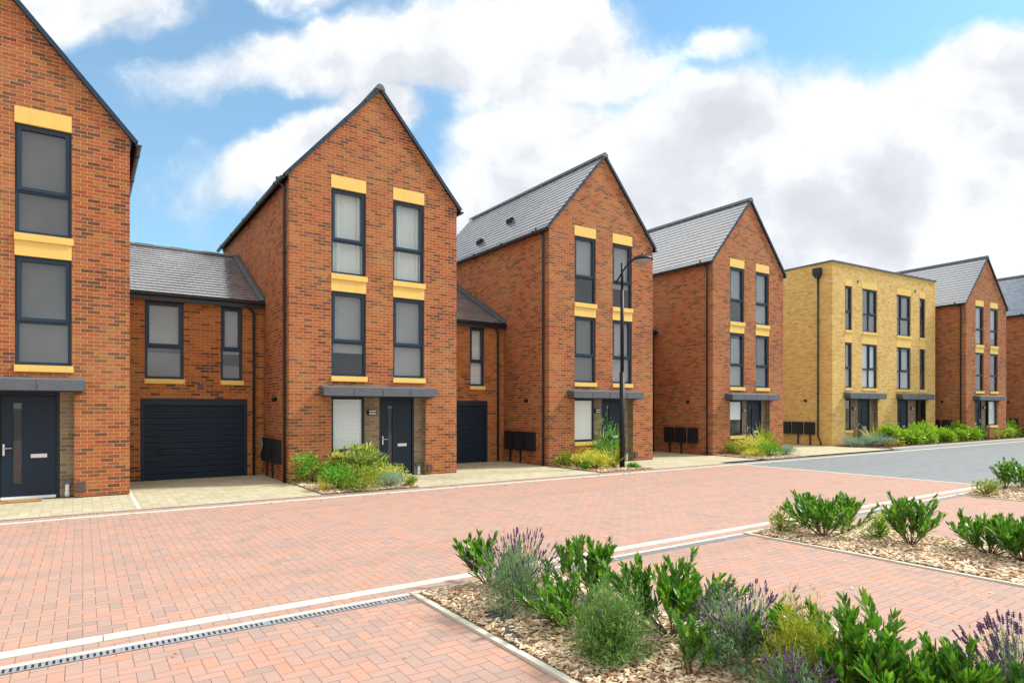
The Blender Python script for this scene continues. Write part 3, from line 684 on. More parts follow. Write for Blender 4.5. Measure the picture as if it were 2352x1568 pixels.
def gable_house(X, Y, z0, rot, label, inn, flip=False, matn='brick', vents=(), dish=False, gfin=None, group='three storey gabled brick houses along the street'):
    root = empty('brick_house', (X, Y, z0), rot, label, 'house', group)
    cols = [(1.015, 1.915), (2.655, 3.555)]
    holes = [[(a, 2.487), (b, 2.487), (b, 7.59), (a, 7.59)] for a, b in cols]
    fx = (lambda x: W - x) if flip else (lambda x: x)
    outer = [(0, 0), (1.93, 0), (1.93, .6), (1.02, .6), (1.02, 2.12), (3.6, 2.12), (3.6, 0), (W, 0), (W, HE), (W / 2, HA), (0, HE)]
    if flip: outer = [(W - x, z) for x, z in reversed(outer)]
    mb = side_shell(root, W, DEP, HE, matn); mb.region(outer, holes, 0)
    mb.quad((0, DEP, 0), (W, DEP, 0), (W, DEP, HE), (W / 2, DEP, HA), (0, DEP, HE))
    for a, b in cols:                                   # reveals
        mb.quad((a, 0, 2.487), (a, .13, 2.487), (a, .13, 7.59), (a, 0, 7.59)); mb.quad((b, .13, 2.487), (b, 0, 2.487), (b, 0, 7.59), (b, .13, 7.59))
    wall = mb.build('wall', matn, root)
    # lintels, spandrels, sills, windows
    for ci, (a, b) in enumerate(cols):
        MB().box(a, b, -.006, .12, 7.28, 7.592).build('lintel', 'yellow', root)
        MB().box(a, b, -.004, .12, 4.727, 5.02).build('spandrel_panel', 'yellow', root)
        sill(root, a, b, 5.0205, 5.155, 0); sill(root, a, b, 2.487, 2.615, 0)
        window_part(root, a, b, 5.157, 7.278, 0, 5.985, None, inn.get((ci, 1)))
        window_part(root, a, b, 2.617, 4.725, 0, 3.465, None, inn.get((ci, 0)))
    # recessed entrance
    gb = MB(); rd = .22
    def bx(x0, x1, *r): a, b = sorted((fx(x0), fx(x1))); return (a, b, *r)
    gb.box(*bx(1.90, 2.36, rd, rd + .1, 0, 2.12)); gb.box(*bx(3.36, 3.7, rd, rd + .1, 0, 2.12))
    r = fx(3.6); r2 = fx(3.6) + (.1 if not flip else -.1)
    gb.quad((r, 0, 0), (r, rd, 0), (r, rd, 2.12), (r, 0, 2.12))
    l = fx(1.93); gb.quad((l, 0, 0), (l, rd, 0), (l, rd, .6), (l, 0, .6)); l = fx(1.02); 
    gb.quad((l, 0, .6), (l, rd, .6), (l, rd, 2.12), (l, 0, 2.12))
    gb.box(*bx(1.02, 3.6, .002, rd, 2.1, 2.119))
    gb.build('entrance_wall', 'brick_grey', root)
    a, b = sorted((fx(1.03), fx(1.90)))
    window_part(root, a, b, .722, 2.10, .03, None, None, gfin or [('slats', .05, .97)], col='dark')
    a, b = sorted((fx(1.02), fx(1.93))); MB().box(a, b, -.03, .15, .6, .72).build('sill', 'yellow', root)
    a, b = sorted((fx(2.36), fx(3.36))); door_part(root, a, b, rd + .03, 2.09, 'l' if flip else 'r')
    a, b = sorted((fx(.72), fx(3.78))); canopy(root, a, b, 0)
    wall_light(root, min(fx(2.03), fx(2.27)), rd - .001, 1.645)
    outlet(root, min(fx(3.38), fx(3.545)), rd)
    bb = MB(); bb.box(*bx(3.63, 3.78, -.05, -.002, .10, .30)); bb.build('service_cover', 'brown', root)
    # rooms behind the glass
    rm = MB()
    for a, b in cols:
        for z0_, z1_ in ((5.1, 7.3), (2.6, 4.75)): rm.box(a - .35, b + .35, 1.1, 1.12, z0_ - .3, z1_ + .2); rm.box(a - .35, b + .35, .14, 1.1, z0_ - .32, z0_ - .3)
    a, b = sorted((fx(.7), fx(2.2))); rm.box(a, b, 1.4, 1.42, 0, 2.2)
    rm.build('room_walls', 'room', root)
    # side wall things
    downpipe(root, 0, .235, HE + .03, -1)
    meter_boxes(root, 0, [(.68, 1.11), (1.28, 1.73), (1.88, 2.30)], .44, 1.03)
    round_vent(root, 0, 1.15, 2.05)
    gable_roof(root, W, HE, HA, DEP, vents)
    if dish:
        m2 = MB(); m2.tube([(-.01, 2.10, .87), (-.16, 2.10, .87)], .02, 8); m2.tube([(-.145, 2.10, .87), (-.165, 2.10, .87), (-.185, 2.10, .87)], [.02, .17, .185], 20); m2.build('round_reflector', 'galv', root)
    return root
V_ = {}
g_no = {}
gable_house(-3.736, 15.368, .02, 0, 'brick gabled house at the left edge of the photo, cut off by the frame', {(1, 1): [('roller_dark', 0, 1)], (1, 0): [('roller_dark', 0, 1)]})  # dark blinds added to stand in for grey sky reflected in the panes
gable_house(4.06, 15.368, -.02, 0, 'brick gabled house with pale curtains upstairs and a full planted bed before its window', {(0, 1): [('curtain', 0, 1)], (1, 1): [('curtain', 0, 1)], (0, 0): [('roller_dim', .28, 1)], (1, 0): [('roller_dim', .0, 1)]}, dish=True)
gable_house(11.864, 15.368, 0, 0, 'brick gabled house directly behind the street lamp', {(0, 1): [('roller_dim', .4, 1)], (1, 1): [('roller_dim', .3, 1)], (0, 0): [('roller_dark', .0, 1)], (1, 0): [('roller_dim', .0, 1)]}, vents=((.9, 3.3), (.42, 4.6)), gfin=[('roller', .04, .97)])
gable_house(19.668, 15.368, 0, 0, 'brick gabled house between the lamp post house and the yellow flat roofed block', {(0, 0): [('roller_dim', 0, .9)], (1, 0): [('roller_dark', 0, 1)], (1, 1): [('roller_dim', 0, 1)], (0, 1): [('roller_dim', .42, 1)]}, gfin=[('roller', .45, 1)])
gable_house(39.296, 14.229, .11, R(-4.36), 'brick gabled house just right of the yellow block, behind the laurel hedge', {(0, 1): [('roller_dim', 0, 1)], (1, 1): [('roller_dim', .2, 1)]}, flip=True)
gable_house(47.08, 13.64, .11, R(-4.36), 'brick gabled house at the right edge, only its side wall and roof in frame', {}, flip=True)

def yellow_block(X, Y, rot):
    root = empty('flat_roofed_block', (X, Y, 0), rot, 'yellow brick flat roofed block with two front doors behind shrubs', 'house')
    W5, H5, D5 = 9.5, 8.72, 9.0
    cols = [(1.03, 1.62, None), (2.48, 3.80, 3.12), (5.60, 6.98, 6.05), (7.86, 8.46, None)]
    holes = [[(a, 2.65), (b, 2.65), (b, 8.0), (a, 8.0)] for a, b, _ in cols]
    outer = [(0, 0), (1.68, 0), (1.68, .6), (1.05, .6), (1.05, 2.25), (3.85, 2.25), (3.85, 0), (5.65, 0), (5.65, 2.25), (8.5, 2.25), (8.5, .6), (7.9, .6), (7.9, 0), (W5, 0), (W5, H5), (0, H5)]
    mb = side_shell(root, W5, D5, H5, 'brick_yellow'); mb.region(outer, holes, 0)
    mb.quad((0, D5, 0), (W5, D5, 0), (W5, D5, H5), (0, D5, H5))
    for a, b, _ in cols:
        mb.quad((a, 0, 2.65), (a, .13, 2.65), (a, .13, 8), (a, 0, 8)); mb.quad((b, .13, 2.65), (b, 0, 2.65), (b, 0, 8), (b, .13, 8))
    mb.build('wall', 'brick_yellow', root)
    inn = {(1, 0): [('slats', 0, 1)], (0, 0): [('roller_dim', 0, 1)], (2, 0): [('roller_dim', 0, .9)], (3, 0): [('roller_dark', 0, 1)], (0, 1): [('roller_dark', 0, 1)], (1, 1): [('roller_dark', 0, 1)], (2, 1): [('roller_dark', 0, 1)], (3, 1): [('roller_dark', 0, 1)]}
    for ci, (a, b, mm) in enumerate(cols):
        MB().box(a, b, -.006, .12, 7.69, 8.002).build('lintel', 'yellow', root); MB().box(a, b, -.004, .12, 4.965, 5.43).build('spandrel_panel', 'yellow', root)
        sill(root, a, b, 5.4305, 5.565, 0); sill(root, a, b, 2.65, 2.775, 0)
        window_part(root, a, b, 5.567, 7.688, 0, 6.44, mm, inn.get((ci, 1))); window_part(root, a, b, 2.777, 4.963, 0, 3.72, mm, inn.get((ci, 0)))
    rd = .22
    for piers, xr, xl, span in ((((1.68, 2.46), (3.5, 3.95)), 3.85, 1.68, (1.05, 3.85)), (((5.55, 6.05), (7.12, 7.9)), 5.65, 7.9, (5.65, 8.5))):
        gb = MB()
        for x0, x1 in piers: gb.box(x0, x1, rd, rd + .1, 0, 2.25)
        gb.quad((xr, 0, 0), (xr, rd, 0), (xr, rd, 2.25), (xr, 0, 2.25)); gb.quad((xl, 0, 0), (xl, rd, 0), (xl, rd, .6), (xl, 0, .6))
        gb.box(*span, .002, rd, 2.228, 2.249); gb.build('entrance_wall', 'brick_grey', root)
    window_part(root, 1.06, 1.66, .722, 2.22, .03, None, None, [('roller_dim', 0, .0)], col='dark'); window_part(root, 7.9, 8.49, .722, 2.22, .03, None, None, None, col='dark')
    for x0, x1 in ((1.05, 1.68), (7.9, 8.5)): MB().box(x0, x1, -.03, .15, .6, .72).build('sill', 'yellow', root)
    door_part(root, 2.46, 3.5, rd + .03, 2.2, 'r'); door_part(root, 6.05, 7.12, rd + .03, 2.2, 'r')
    canopy(root, .93, 4.07, 0, 2.26, 2.52); canopy(root, 5.55, 8.76, 0, 2.26, 2.52)
    wall_light(root, 1.98, rd - .001, 1.72); wall_light(root, 7.35, rd - .001, 1.72)
    rm = MB()
    for a, b, _ in cols:
        for z0_, z1_ in ((5.5, 7.7), (2.7, 5)): rm.box(a - .3, b + .3, 1.1, 1.12, z0_ - .3, z1_ + .2)
    rm.box(.8, 2.3, 1.4, 1.42, 0, 2.3); rm.box(7.3, 8.9, 1.4, 1.42, 0, 2.3); rm.build('room_walls', 'room', root)
    MB().box(.02, W5 - .02, .02, D5 - .02, H5 - .3, H5 - .2).build('roof', 'dark', root)
    cp = MB(); q = .05
    cp.box(-q, W5 + q, -q, .25, H5, H5 + .07); cp.box(-q, .25, .251, D5 + q, H5, H5 + .07); cp.box(W5 - .25, W5 + q, .251, D5 + q, H5, H5 + .07); cp.box(.251, W5 - .251, D5 - .25, D5 + q, H5, H5 + .07)
    cp.build('parapet_coping', 'lead', root)
    hp = MB(); hp.box(-.26, -.01, .50, .86, 8.2, 8.5); hp.prism([(.5, 8.2), (.86, 8.2), (.76, 8.04), (.60, 8.04)], 'x', -.22, -.01); h_ = hp.build('hopper_head', 'pipe', root)
    mb = MB(); mb.tube([(-.07, .68, 8.1), (-.07, .68, .45), (-.07, .66, .36), (-.07, .56, .22), (-.09, .53, .14), (-.12, .50, .05)], .04, 12)
    dp = mb.build('downpipe', 'pipe', root)
    for z in (1.2, 2.8, 4.4, 6.0, 7.4): MB().tube([(-.07, .68, z - .018), (-.07, .68, z + .018)], .05, 12).build('pipe_bracket', 'pipe', dp)
    meter_boxes(root, 0, [(.87, 1.37), (1.51, 2.03), (2.17, 2.65)], .52, 1.11, cables=(0, 1)); round_vent(root, 0, 1.35, 2.17)
    for x, z in ((2.05, 7.93), (7.36, 7.95)): MB().box(x, x + .09, -.02, -.002, z, z + .13).build('bird_brick', 'brown', root)
    outlet(root, 3.55, rd)
yellow_block(29.261, 16.046, R(-3.34))

def garage(X0, Y0, width, door, wins, dp, label, dep=7.6, he=4.62):
    root = empty('garage_link', (X0, Y0, 0), 0, label, 'garage', 'set back garages between the houses')
    wd = width - .008
    z0g, z1g = 2.41, 4.46
    holes = [[(a, z0g), (b, z0g), (b, z1g), (a, z1g)] for a, b, _ in wins]
    outer = [(.004, 0), (door[0], 0), (door[0], 2.04), (door[1], 2.04), (door[1], 0), (wd, 0), (wd, he), (.004, he)]
    mb = MB(); mb.region(outer, holes, 0)
    for a, b, _ in wins: mb.quad((a, 0, z0g), (a, .13, z0g), (a, .13, z1g), (a, 0, z1g)); mb.quad((b, .13, z0g), (b, 0, z0g), (b, 0, z1g), (b, .13, z1g))
    mb.quad((.004, dep, 0), (wd, dep, 0), (wd, dep, he), (.004, dep, he)); mb.quad((.004, dep, 0), (.004, 0, 0), (.004, 0, he), (.004, dep, he)); mb.quad((wd, 0, 0), (wd, dep, 0), (wd, dep, he), (wd, 0, he)); mb.build('wall', 'brick_orange', root)
    for a, b, inner in wins:
        sill(root, a, b, z0g, 2.525, 0, .025); window_part(root, a, b, 2.527, z1g, 0, 3.33, None, inner)
    # garage door
    d0, d1 = door; fr = MB(); fr.box(d0, d0 + .09, .02, .14, 0, 1.87); fr.box(d1 - .09, d1, .02, .14, 0, 1.87); fr.box(d0 - .005, d1 + .005, .006, .14, 1.871, 2.045)
    f = fr.build('garage_door', 'dark', root)
    pb = MB(); n = 12; h = 1.86 / n
    for k in range(n): pb.prism([(.058, k * h + .004), (.05, k * h + .009), (.05, k * h + h * .48), (.053, k * h + h * .5), (.05, k * h + h * .52), (.05, (k + 1) * h - .004), (.055, (k + 1) * h), (.1, (k + 1) * h), (.1, k * h + .004)], 'x', d0 + .092, d1 - .092)
    pb.build('door_panel', 'garage', f)
    hb = MB(); hx = d0 + .42; hb.box(hx - .07, hx + .07, .030, .048, .70, .73); hb.tube([(hx, .045, .70), (hx, .02, .66)], .014, 8); hb.build('handle', 'steel' if False else 'black', f)
    MB().box(d0 - .1, d1 + .1, .4, .42, 0, 2.2).build('room_walls', 'room', root)
    MB().box(1.62, 1.76, -.006, .05, 2.27, 2.41).build('air_brick', 'brown', root) if door[1] > 2.6 else None
    rm = MB()
    for a, b, _ in wins: rm.box(a - .3, b + .3, .9, .92, 2.2, 4.6)
    rm.build('room_walls', 'room', root)
    # roof: ridge parallel to the street
    pitch = R(27.5); run = 3.6; ov = .13; S = (run + ov) / cos(pitch); ze = he + .03 - ov * math.tan(pitch) + .06; zr = ze + (run + ov) * math.tan(pitch)
    ro = MB(); ro.prism([(-ov, ze), (run, zr), (run * 2 + ov, ze), (run * 2 + ov, ze - .05), (run, zr - .05), (-ov, ze - .05)], 'x', .02, wd - .01)
    rf = ro.build('roof', 'dark', root)
    mb = MB(); tiles_slope(mb, Vector((.012, -ov, ze)), Vector((1, 0, 0)), Vector((0, cos(pitch), sin(pitch))), wd - .02, S - .02, 19, .25)
    mb.build('slate_tiles', 'slate', rf)
    mb = MB(); tiles_slope(mb, Vector((.012, run * 2 + ov, ze)), Vector((1, 0, 0)), Vector((0, -cos(pitch), sin(pitch))), wd - .02, S - .02, 19, .25); mb.build('slate_tiles', 'slate', rf)
    rb = MB(); x = .01
    while x < wd - .02:
        x1 = min(x + .45, wd - .01); e = .01 if int(x / .45 + .5) % 2 else 0
        rb.prism([(run - .12, zr - .02), (run - .06 - e, zr + .05 + e), (run + .06, zr + .05 + e), (run + .12, zr - .02)], 'x', x, x1 - .008); x = x1
    rb.build('ridge_tiles', 'ridge', rf)
    fl = MB()                                            # stepped lead flashing against the taller house
    for k in range(18):
        y0 = -ov + k * (run + ov) / 18; z = ze + (y0 + ov) * math.tan(pitch) + .03
        fl.box(wd - .014, wd - .002, y0, y0 + (run + ov) / 18 + .02, z, z + .17)
        q = z; fl.quad((wd - .14, y0, q + .012), (wd - .013, y0, q + .02), (wd - .013, y0 + .22, q + .02 + .114), (wd - .14, y0 + .22, q + .012 + .114))
    fl.build('flashing', 'ridge', rf)
    g = MB(); gz = ze - .03; gy = -ov - .03; pr = []
    for k in range(7): an = pi + pi * k / 6; pr.append((gy + .06 * cos(an), gz + .06 * sin(an)))
    for k in range(7): an = 2 * pi - pi * k / 6; pr.append((gy + .05 * cos(an), gz + .05 * sin(an) + .004))
    i0 = len(g.v); n = len(pr); g.v += [(.01, p[0], p[1]) for p in pr] + [(wd - .01, p[0], p[1]) for p in pr]
    for k in range(n): k2 = (k + 1) % n; g.f.append((i0 + k, i0 + n + k, i0 + n + k2, i0 + k2)); g.sm.append(False)
    g.prism(pr[:7], 'x', wd - .012, wd - .006); g.box(.01, wd - .01, -ov + .0, .001, he - .09, he - .03); g.box(.01, wd - .01, -ov - .004, -ov + .016, he - .16, he - .0)
    g.build('gutter', 'pipe', root)
    if dp: downpipe(root, dp, 0, ze - .08, facing='y', out=.16)
    return root
garage(.814, 17.87, 3.246, (.35, 2.82), [(.445, 1.30, [('roller_dim', .42, 1.0), ('roller_dark', .0, .34)]), (2.165, 2.70, [('roller_dim', .36, 1.0), ('roller_dark', .0, .2)])], 2.80, 'wide garage link with a door under two windows, left of the curtained house')
garage(8.61, 17.87, 3.254, (.10, 2.585), [(.43, 1.0, None), (1.90, 2.46, [('slats', .02, 1.0)])], 2.80, 'partly hidden garage link with one narrow window, left of the lamp post house')
garage(16.414, 18.3, 3.254, (.10, 2.545), [(.43, 1.0, None), (1.86, 2.42, None)], 2.95, 'almost hidden garage link of which only an eave corner shows behind the lamp post house', he=4.95)

# doormat
mb = MB(); mb.box(-.32, .30, -.18, .18, 0, .022)
dm = tag(mb.build('doormat', 'mat', None, (-.95, 15.33, .002)), 'brown coir doormat on the step at the far left front door', 'doormat')
mb = MB()
for x in (-.27, -.24, .23, .26): mb.box(x, x + .012, -.13, .13, .0221, .0235)
mb.build('stripe', 'brown', dm)

# ------------------------------------------------------------------ street lamp
L = empty('street_lamp', (13.30, 13.67, 0), 0, 'tall black street lamp with a curved arm in front of the brick houses', 'street lamp')
mb = MB(); mb.tube([(0, 0, 0), (0, 0, .9), (0, 0, 2.85)], [.082, .080, .078], 20); mb.lathe((0, 0, 2.85), [(.078, 0), (.056, .05), (.054, .06)], 20)
mb.tube([(0, 0, 2.86), (0, 0, 5.3)], [.056, .054], 18); mb.lathe((0, 0, 5.3), [(.054, 0), (.04, .04)], 18); mb.tube([(0, 0, 5.3), (0, 0, 6.12)], [.04, .038], 16); mb.build('pole', 'black', L)
mb = MB(); pts = []
for k in range(13):
    t = k / 12; pts.append((0, .28 - .84 * t, 5.55 + .62 * math.sin(t * 1.45) ** 1.0))
mb.tube(pts, .026, 10); mb.build('arm', 'black', L)
hd = MB(); hd.lathe((0, -.82, 6.05), [(.001, .20), (.035, .195), (.045, .16), (.11, .135), (.22, .09), (.285, .03), (.29, .0), (.27, -.02)], 28, 1.0, 1.1)
ho = hd.build('lamp_head', 'black', L)
hd = MB(); hd.lathe((0, -.82, 6.035), [(.262, 0), (.22, -.045), (.12, -.075), (.001, -.085)], 24, 1.0, 1.1); hd.build('lens', 'blind_dim', ho)
MB().box(-.05, .05, -.084, -.078, .5, .95).build('access_door', 'black', L)

# ------------------------------------------------------------------ plants
def leaf(mb, o, d, up_, L_, Wd, fold=.18, droop=.15):
    d = d.normalized(); s = d.cross(up_)
    if s.length < 1e-3: s = d.cross(Vector((1, 0, 0)))
    s.normalize(); n = s.cross(d).normalized()
    c1 = o + d * L_ * .38 + n * (-fold * Wd * .5); c2 = o + d * L_ * .72 + n * (-fold * Wd * .5 - droop * L_ * .08); tip = o + d * L_ - n * droop * L_ * .3
    a1 = o + d * L_ * .36 + s * Wd * .5; b1 = o + d * L_ * .36 - s * Wd * .5
    a2 = o + d * L_ * .72 + s * Wd * .40 - n * droop * L_ * .1; b2 = o + d * L_ * .72 - s * Wd * .40 - n * droop * L_ * .1
    i = len(mb.v); mb.v += [tuple(p) for p in (o, a1, c1, b1, a2, c2, b2, tip)]
    for f in ((0, 1, 2), (0, 2, 3), (1, 4, 5, 2), (2, 5, 6, 3), (4, 7, 5), (5, 7, 6)): mb.f.append(tuple(i + k for k in f)); mb.sm.append(True)
def blade(mb, o, d, L_, Wd, bend, rnd, seg=4):
    d = d.normalized(); s = d.cross(Vector((0, 0, 1)))
    if s.length < .05: s = Vector((rnd.uniform(-1, 1), rnd.uniform(-1, 1), 0))
    s.normalize(); i = len(mb.v); p = o.copy(); dd = d.copy()
    for k in range(seg + 1):
        t = k / seg; wv = Wd * (1 - t ** 2.2) * (.75 + .5 * min(t * 3, .5))
        mb.v.append(tuple(p + s * wv * .5)); mb.v.append(tuple(p - s * wv * .5))
        dd = (dd + Vector((0, 0, -bend / seg))).normalized(); p = p + dd * L_ / seg
    for k in range(seg): mb.f.append((i + 2 * k, i + 2 * k + 1, i + 2 * k + 3, i + 2 * k + 2)); mb.sm.append(True)
def laurel(x, y, h, w_, label, seed, mat='laurel', n=11, leafL=.108, lean=(0, 0), cat='shrub', group=None, z=.03, name='laurel_shrub', dens=1.0):
    rnd = random.Random(seed); root = empty(name, (x, y, z), 0, label, cat, group)
    st = MB(); lf = MB()
    def stem(o, d, L_, r, depth, bare):
        n_ = 6; p = o.copy(); pts = [p.copy()]; dd = d.normalized()
        for k in range(n_):
            dd = (dd + Vector((rnd.gauss(0, .06), rnd.gauss(0, .06), .07))).normalized(); p = p + dd * L_ / n_; pts.append(p.copy())
        st.tube([tuple(q) for q in pts], [r * (1 - .6 * k / n_) for k in range(n_ + 1)], 5)
        step = .0150 * (leafL / .085) / dens; s_ = bare * L_; ph = rnd.uniform(0, 6)
        while s_ < L_:
            t = s_ / L_; k = min(n_ - 1, int(t * n_)); q = pts[k].lerp(pts[k + 1], t * n_ - k); ax = (pts[k + 1] - pts[k]).normalized()
            ph += 2.4; u = ax.cross(Vector((0, 0, 1))); u = u.normalized() if u.length > .05 else Vector((1, 0, 0)); v_ = ax.cross(u)
            rad = u * cos(ph) + v_ * sin(ph); op = rnd.uniform(.45, .95) * (1.15 - .55 * t)
            d_ = (ax * 1.0 + rad * op + Vector((0, 0, .25))).normalized()
            L2 = leafL * rnd.uniform(.7, 1.15) * (1.05 if t < .85 else .75)
            leaf(lf, q, d_, Vector((0, 0, 1)) if abs(d_.z) < .9 else rad, L2, L2 * rnd.uniform(.29, .38), .25, rnd.uniform(0, .4)); s_ += step * rnd.uniform(.7, 1.3)
        for _ in range(4):
            d_ = (dd + Vector((rnd.gauss(0, .3), rnd.gauss(0, .3), .1))).normalized(); leaf(lf, p, d_, Vector((rnd.gauss(0, 1), rnd.gauss(0, 1), .4)), leafL * rnd.uniform(.6, .9), leafL * .2, .3, .1)
        if depth > 0:
            for _ in range(rnd.choice((2, 2, 3))):
                k = rnd.randint(2, 4); ax = (pts[k + 1] - pts[k]).normalized(); a = rnd.uniform(0, 2 * pi)
                stem(pts[k], (ax + Vector((cos(a), sin(a), .15)) * .8), L_ * rnd.uniform(.4, .62), r * .6, depth - 1, .12)
    for k in range(n):
        a = 2.4 * k + rnd.uniform(-.3, .3); sp = rnd.uniform(.45, 1.15) if k % 4 else rnd.uniform(0, .35)
        tgt = Vector((cos(a) * w_ * .5 * sp + lean[0], sin(a) * w_ * .5 * sp + lean[1], h * (1.0 - .35 * sp ** 2) * rnd.uniform(.75, 1.0)))
        stem(Vector((cos(a) * .015, sin(a) * .015, -.02)), tgt, tgt.length * .92, .0075, 1, .26)
    st.build('stem', 'wood', root); lf.build('foliage', mat, root)
    return root
def lavender(x, y, h, w_, label, seed, leafm='lav_leaf', nl=2200, nf=110, lean=(0, 0), z=.03, fl=True, name='lavender', group=None, leafW=.0055, mound=.62, spiky=1.0):
    rnd = random.Random(seed); root = empty(name, (x, y, z), 0, label, 'shrub', group)
    lf = MB(); mh = h * mound; r = w_ * .5
    # twigs radiating from the crown with needles along them
    for _ in range(int(nl * 1.6) // 14):
        a = rnd.uniform(0, 2 * pi); e = rnd.uniform(.12, 1.5); d = Vector((cos(a) * cos(e) * r * 1.05, sin(a) * cos(e) * r * 1.05, sin(e) * mh * 1.15 + .02)); o = Vector((cos(a) * .05 * r, sin(a) * .05 * r, 0))
        L_ = d.length * rnd.uniform(.62, 1.12) * (1 + .16 * sin(a * 3 + seed) + .10 * sin(a * 7 + e * 5 + seed)); d.normalize()
        for k in range(14):
            t = .30 + .70 * (k / 13) ** .8; p = o + d * L_ * t + Vector((rnd.gauss(0, .01), rnd.gauss(0, .01), rnd.gauss(0, .008)))
            v_ = (d * .9 + Vector((rnd.gauss(0, .55), rnd.gauss(0, .55), rnd.gauss(.25, .5)))).normalized()
            blade(lf, p, v_, rnd.uniform(.028, .05), leafW * rnd.uniform(.8, 1.3), .3, rnd, 2)
    lf.build('foliage', leafm, root)
    if fl:
        st = MB(); fb = MB()
        for _ in range(nf):
            a = rnd.uniform(0, 2 * pi); q = rnd.random() ** .6; d = Vector((cos(a) * r * q * 1.15 + lean[0] * rnd.random(), sin(a) * r * q * 1.15 + lean[1] * rnd.random(), h * rnd.uniform(.62, 1.0) * (1 - .32 * q * q)))
            o = Vector((d.x * .35, d.y * .35, mh * .5)); L_ = (d - o).length
            dn = (d - o).normalized(); mid = o.lerp(d, .5) + Vector((rnd.gauss(0, .01), rnd.gauss(0, .01), 0))
            st.tube([tuple(o), tuple(mid), tuple(d)], .0016, 3, False)
            for k in range(rnd.randint(3, 6)):
                p = d - dn * (k * .0115) ; rr = .0100 * (1.0 if k else .65)
                i = len(fb.v)
                for s_ in ((rr, 0, 0), (0, rr, 0), (-rr, 0, 0), (0, -rr, 0), (0, 0, .007), (0, 0, -.006)): fb.v.append((p.x + s_[0] * rnd.uniform(.7, 1.3), p.y + s_[1] * rnd.uniform(.7, 1.3), p.z + s_[2] * 1.2))
                for f in ((0, 1, 4), (1, 2, 4), (2, 3, 4), (3, 0, 4), (1, 0, 5), (2, 1, 5), (3, 2, 5), (0, 3, 5)): fb.f.append(tuple(i + t for t in f)); fb.sm.append(False)
            if rnd.random() < .4:
                p = d - dn * .09; i = len(fb.v); rr = .006
                for s_ in ((rr, 0, 0), (0, rr, 0), (-rr, 0, 0), (0, -rr, 0), (0, 0, .006), (0, 0, -.006)): fb.v.append((p.x + s_[0], p.y + s_[1], p.z + s_[2]))
                for f in ((0, 1, 4), (1, 2, 4), (2, 3, 4), (3, 0, 4), (1, 0, 5), (2, 1, 5), (3, 2, 5), (0, 3, 5)): fb.f.append(tuple(i + t for t in f)); fb.sm.append(False)
        ns = len(st.f); i = len(st.v); st.v += fb.v; st.f += [tuple(i + t for t in f) for f in fb.f]; st.sm += fb.sm
        fo = st.build('flowers', ['lav_stem', 'lav_flower'], root); fo.data.polygons.foreach_set('material_index', [0] * ns + [1] * (len(st.f) - ns))
    return root
def bush(x, y, h, w_, label, seed, mat, leafL=.05, n=900, asp=.45, cat='shrub', name='garden_shrub', group=None, z=.03, clumps=9, flowers=None, lift=.0):
    """leaf clumps over a lumpy dome"""
    rnd = random.Random(seed); root = empty(name, (x, y, z), 0, label, cat, group); lf = MB(); st = MB()
    if y > 12 and leafL < .1: leafL *= 1.35; n = int(n * .8)
    cl_ = []
    for k in range(clumps):
        a = rnd.uniform(0, 2 * pi); q = rnd.random() ** .5 * .75; e = rnd.uniform(.2, .74) * (1 - .45 * q)
        cl_.append((Vector((cos(a) * q * w_ * .5, sin(a) * q * w_ * .5, e * h)), rnd.uniform(.30, .46)))
    for c, s_ in cl_:
        st.tube([(c.x * .1, c.y * .1, 0), (c.x * .6, c.y * .6, c.z * .6), tuple(c)], [.012, .008, .004], 5)
    for _ in range(int(n * 1.7)):
        c, s_ = rnd.choice(cl_); v_ = Vector((rnd.gauss(0, 1), rnd.gauss(0, 1), rnd.gauss(.15, 1))).normalized(); q = rnd.random() ** .4
        p = c + Vector((v_.x * s_ * w_ * .62 * q, v_.y * s_ * w_ * .62 * q, v_.z * s_ * h * .75 * q))
        p.z = max(p.z, .02 + rnd.random() * .04)
        d_ = (v_ + Vector((rnd.gauss(0, .35), rnd.gauss(0, .35), .55))).normalized()
        L2 = leafL * rnd.uniform(.7, 1.3); leaf(lf, p, d_, Vector((rnd.gauss(0, .6), rnd.gauss(0, .6), 1)), L2, L2 * asp, .2, .3)
    st.build('stem', 'wood', root); lf.build('foliage', mat, root)
    if flowers:
        fb = MB()
        for _ in range(flowers):
            a = rnd.uniform(0, 2 * pi); q = rnd.uniform(.3, .95); e = rnd.uniform(.3, .95)
            p = (cos(a) * w_ * .5 * q, sin(a) * w_ * .5 * q - .02, h * e * (1.05 - .5 * q))
            fb.lathe(p, [(.001, .006), (.022, .01), (.018, 0), (.001, -.008)], 7)
        fb.build('flowers', 'flower_violet', root)
    return root
def phormium(x, y, h, w_, label, seed, mat='phormium', n=70, bw_=.022, name='spiky_plant', group=None, z=.03, bend=.5):
    rnd = random.Random(seed); root = empty(name, (x, y, z), 0, label, 'plant', group); mb = MB()
    for k in range(n):
        a = rnd.uniform(0, 2 * pi); q = rnd.random() ** .5; d = Vector((cos(a) * q * w_ * .62, sin(a) * q * w_ * .62, h * rnd.uniform(.7, 1.05) * (1 - .45 * q)))
        blade(mb, Vector((cos(a) * .05, sin(a) * .05, 0)), d, d.length * rnd.uniform(.85, 1.12), bw_ * rnd.uniform(.7, 1.2), bend * rnd.uniform(.2, 1.3) * q, rnd, 6)
    mb.build('leaf_blades', mat, root); return root
laurel(3.36, 5.32, .48, 1.0, 'glossy green laurel leaning left at the back left corner of the foreground bed', 11, n=11, lean=(-.05, .05))
lavender(3.14, 4.50, .74, .78, 'tall flowering lavender between the two rear laurels of the foreground bed', 21, nl=5200, nf=150, lean=(.18, .22))
laurel(3.84, 4.36, .57, .98, 'upright laurel at the right rear of the foreground bed with a bare brown stem', 12, n=14)
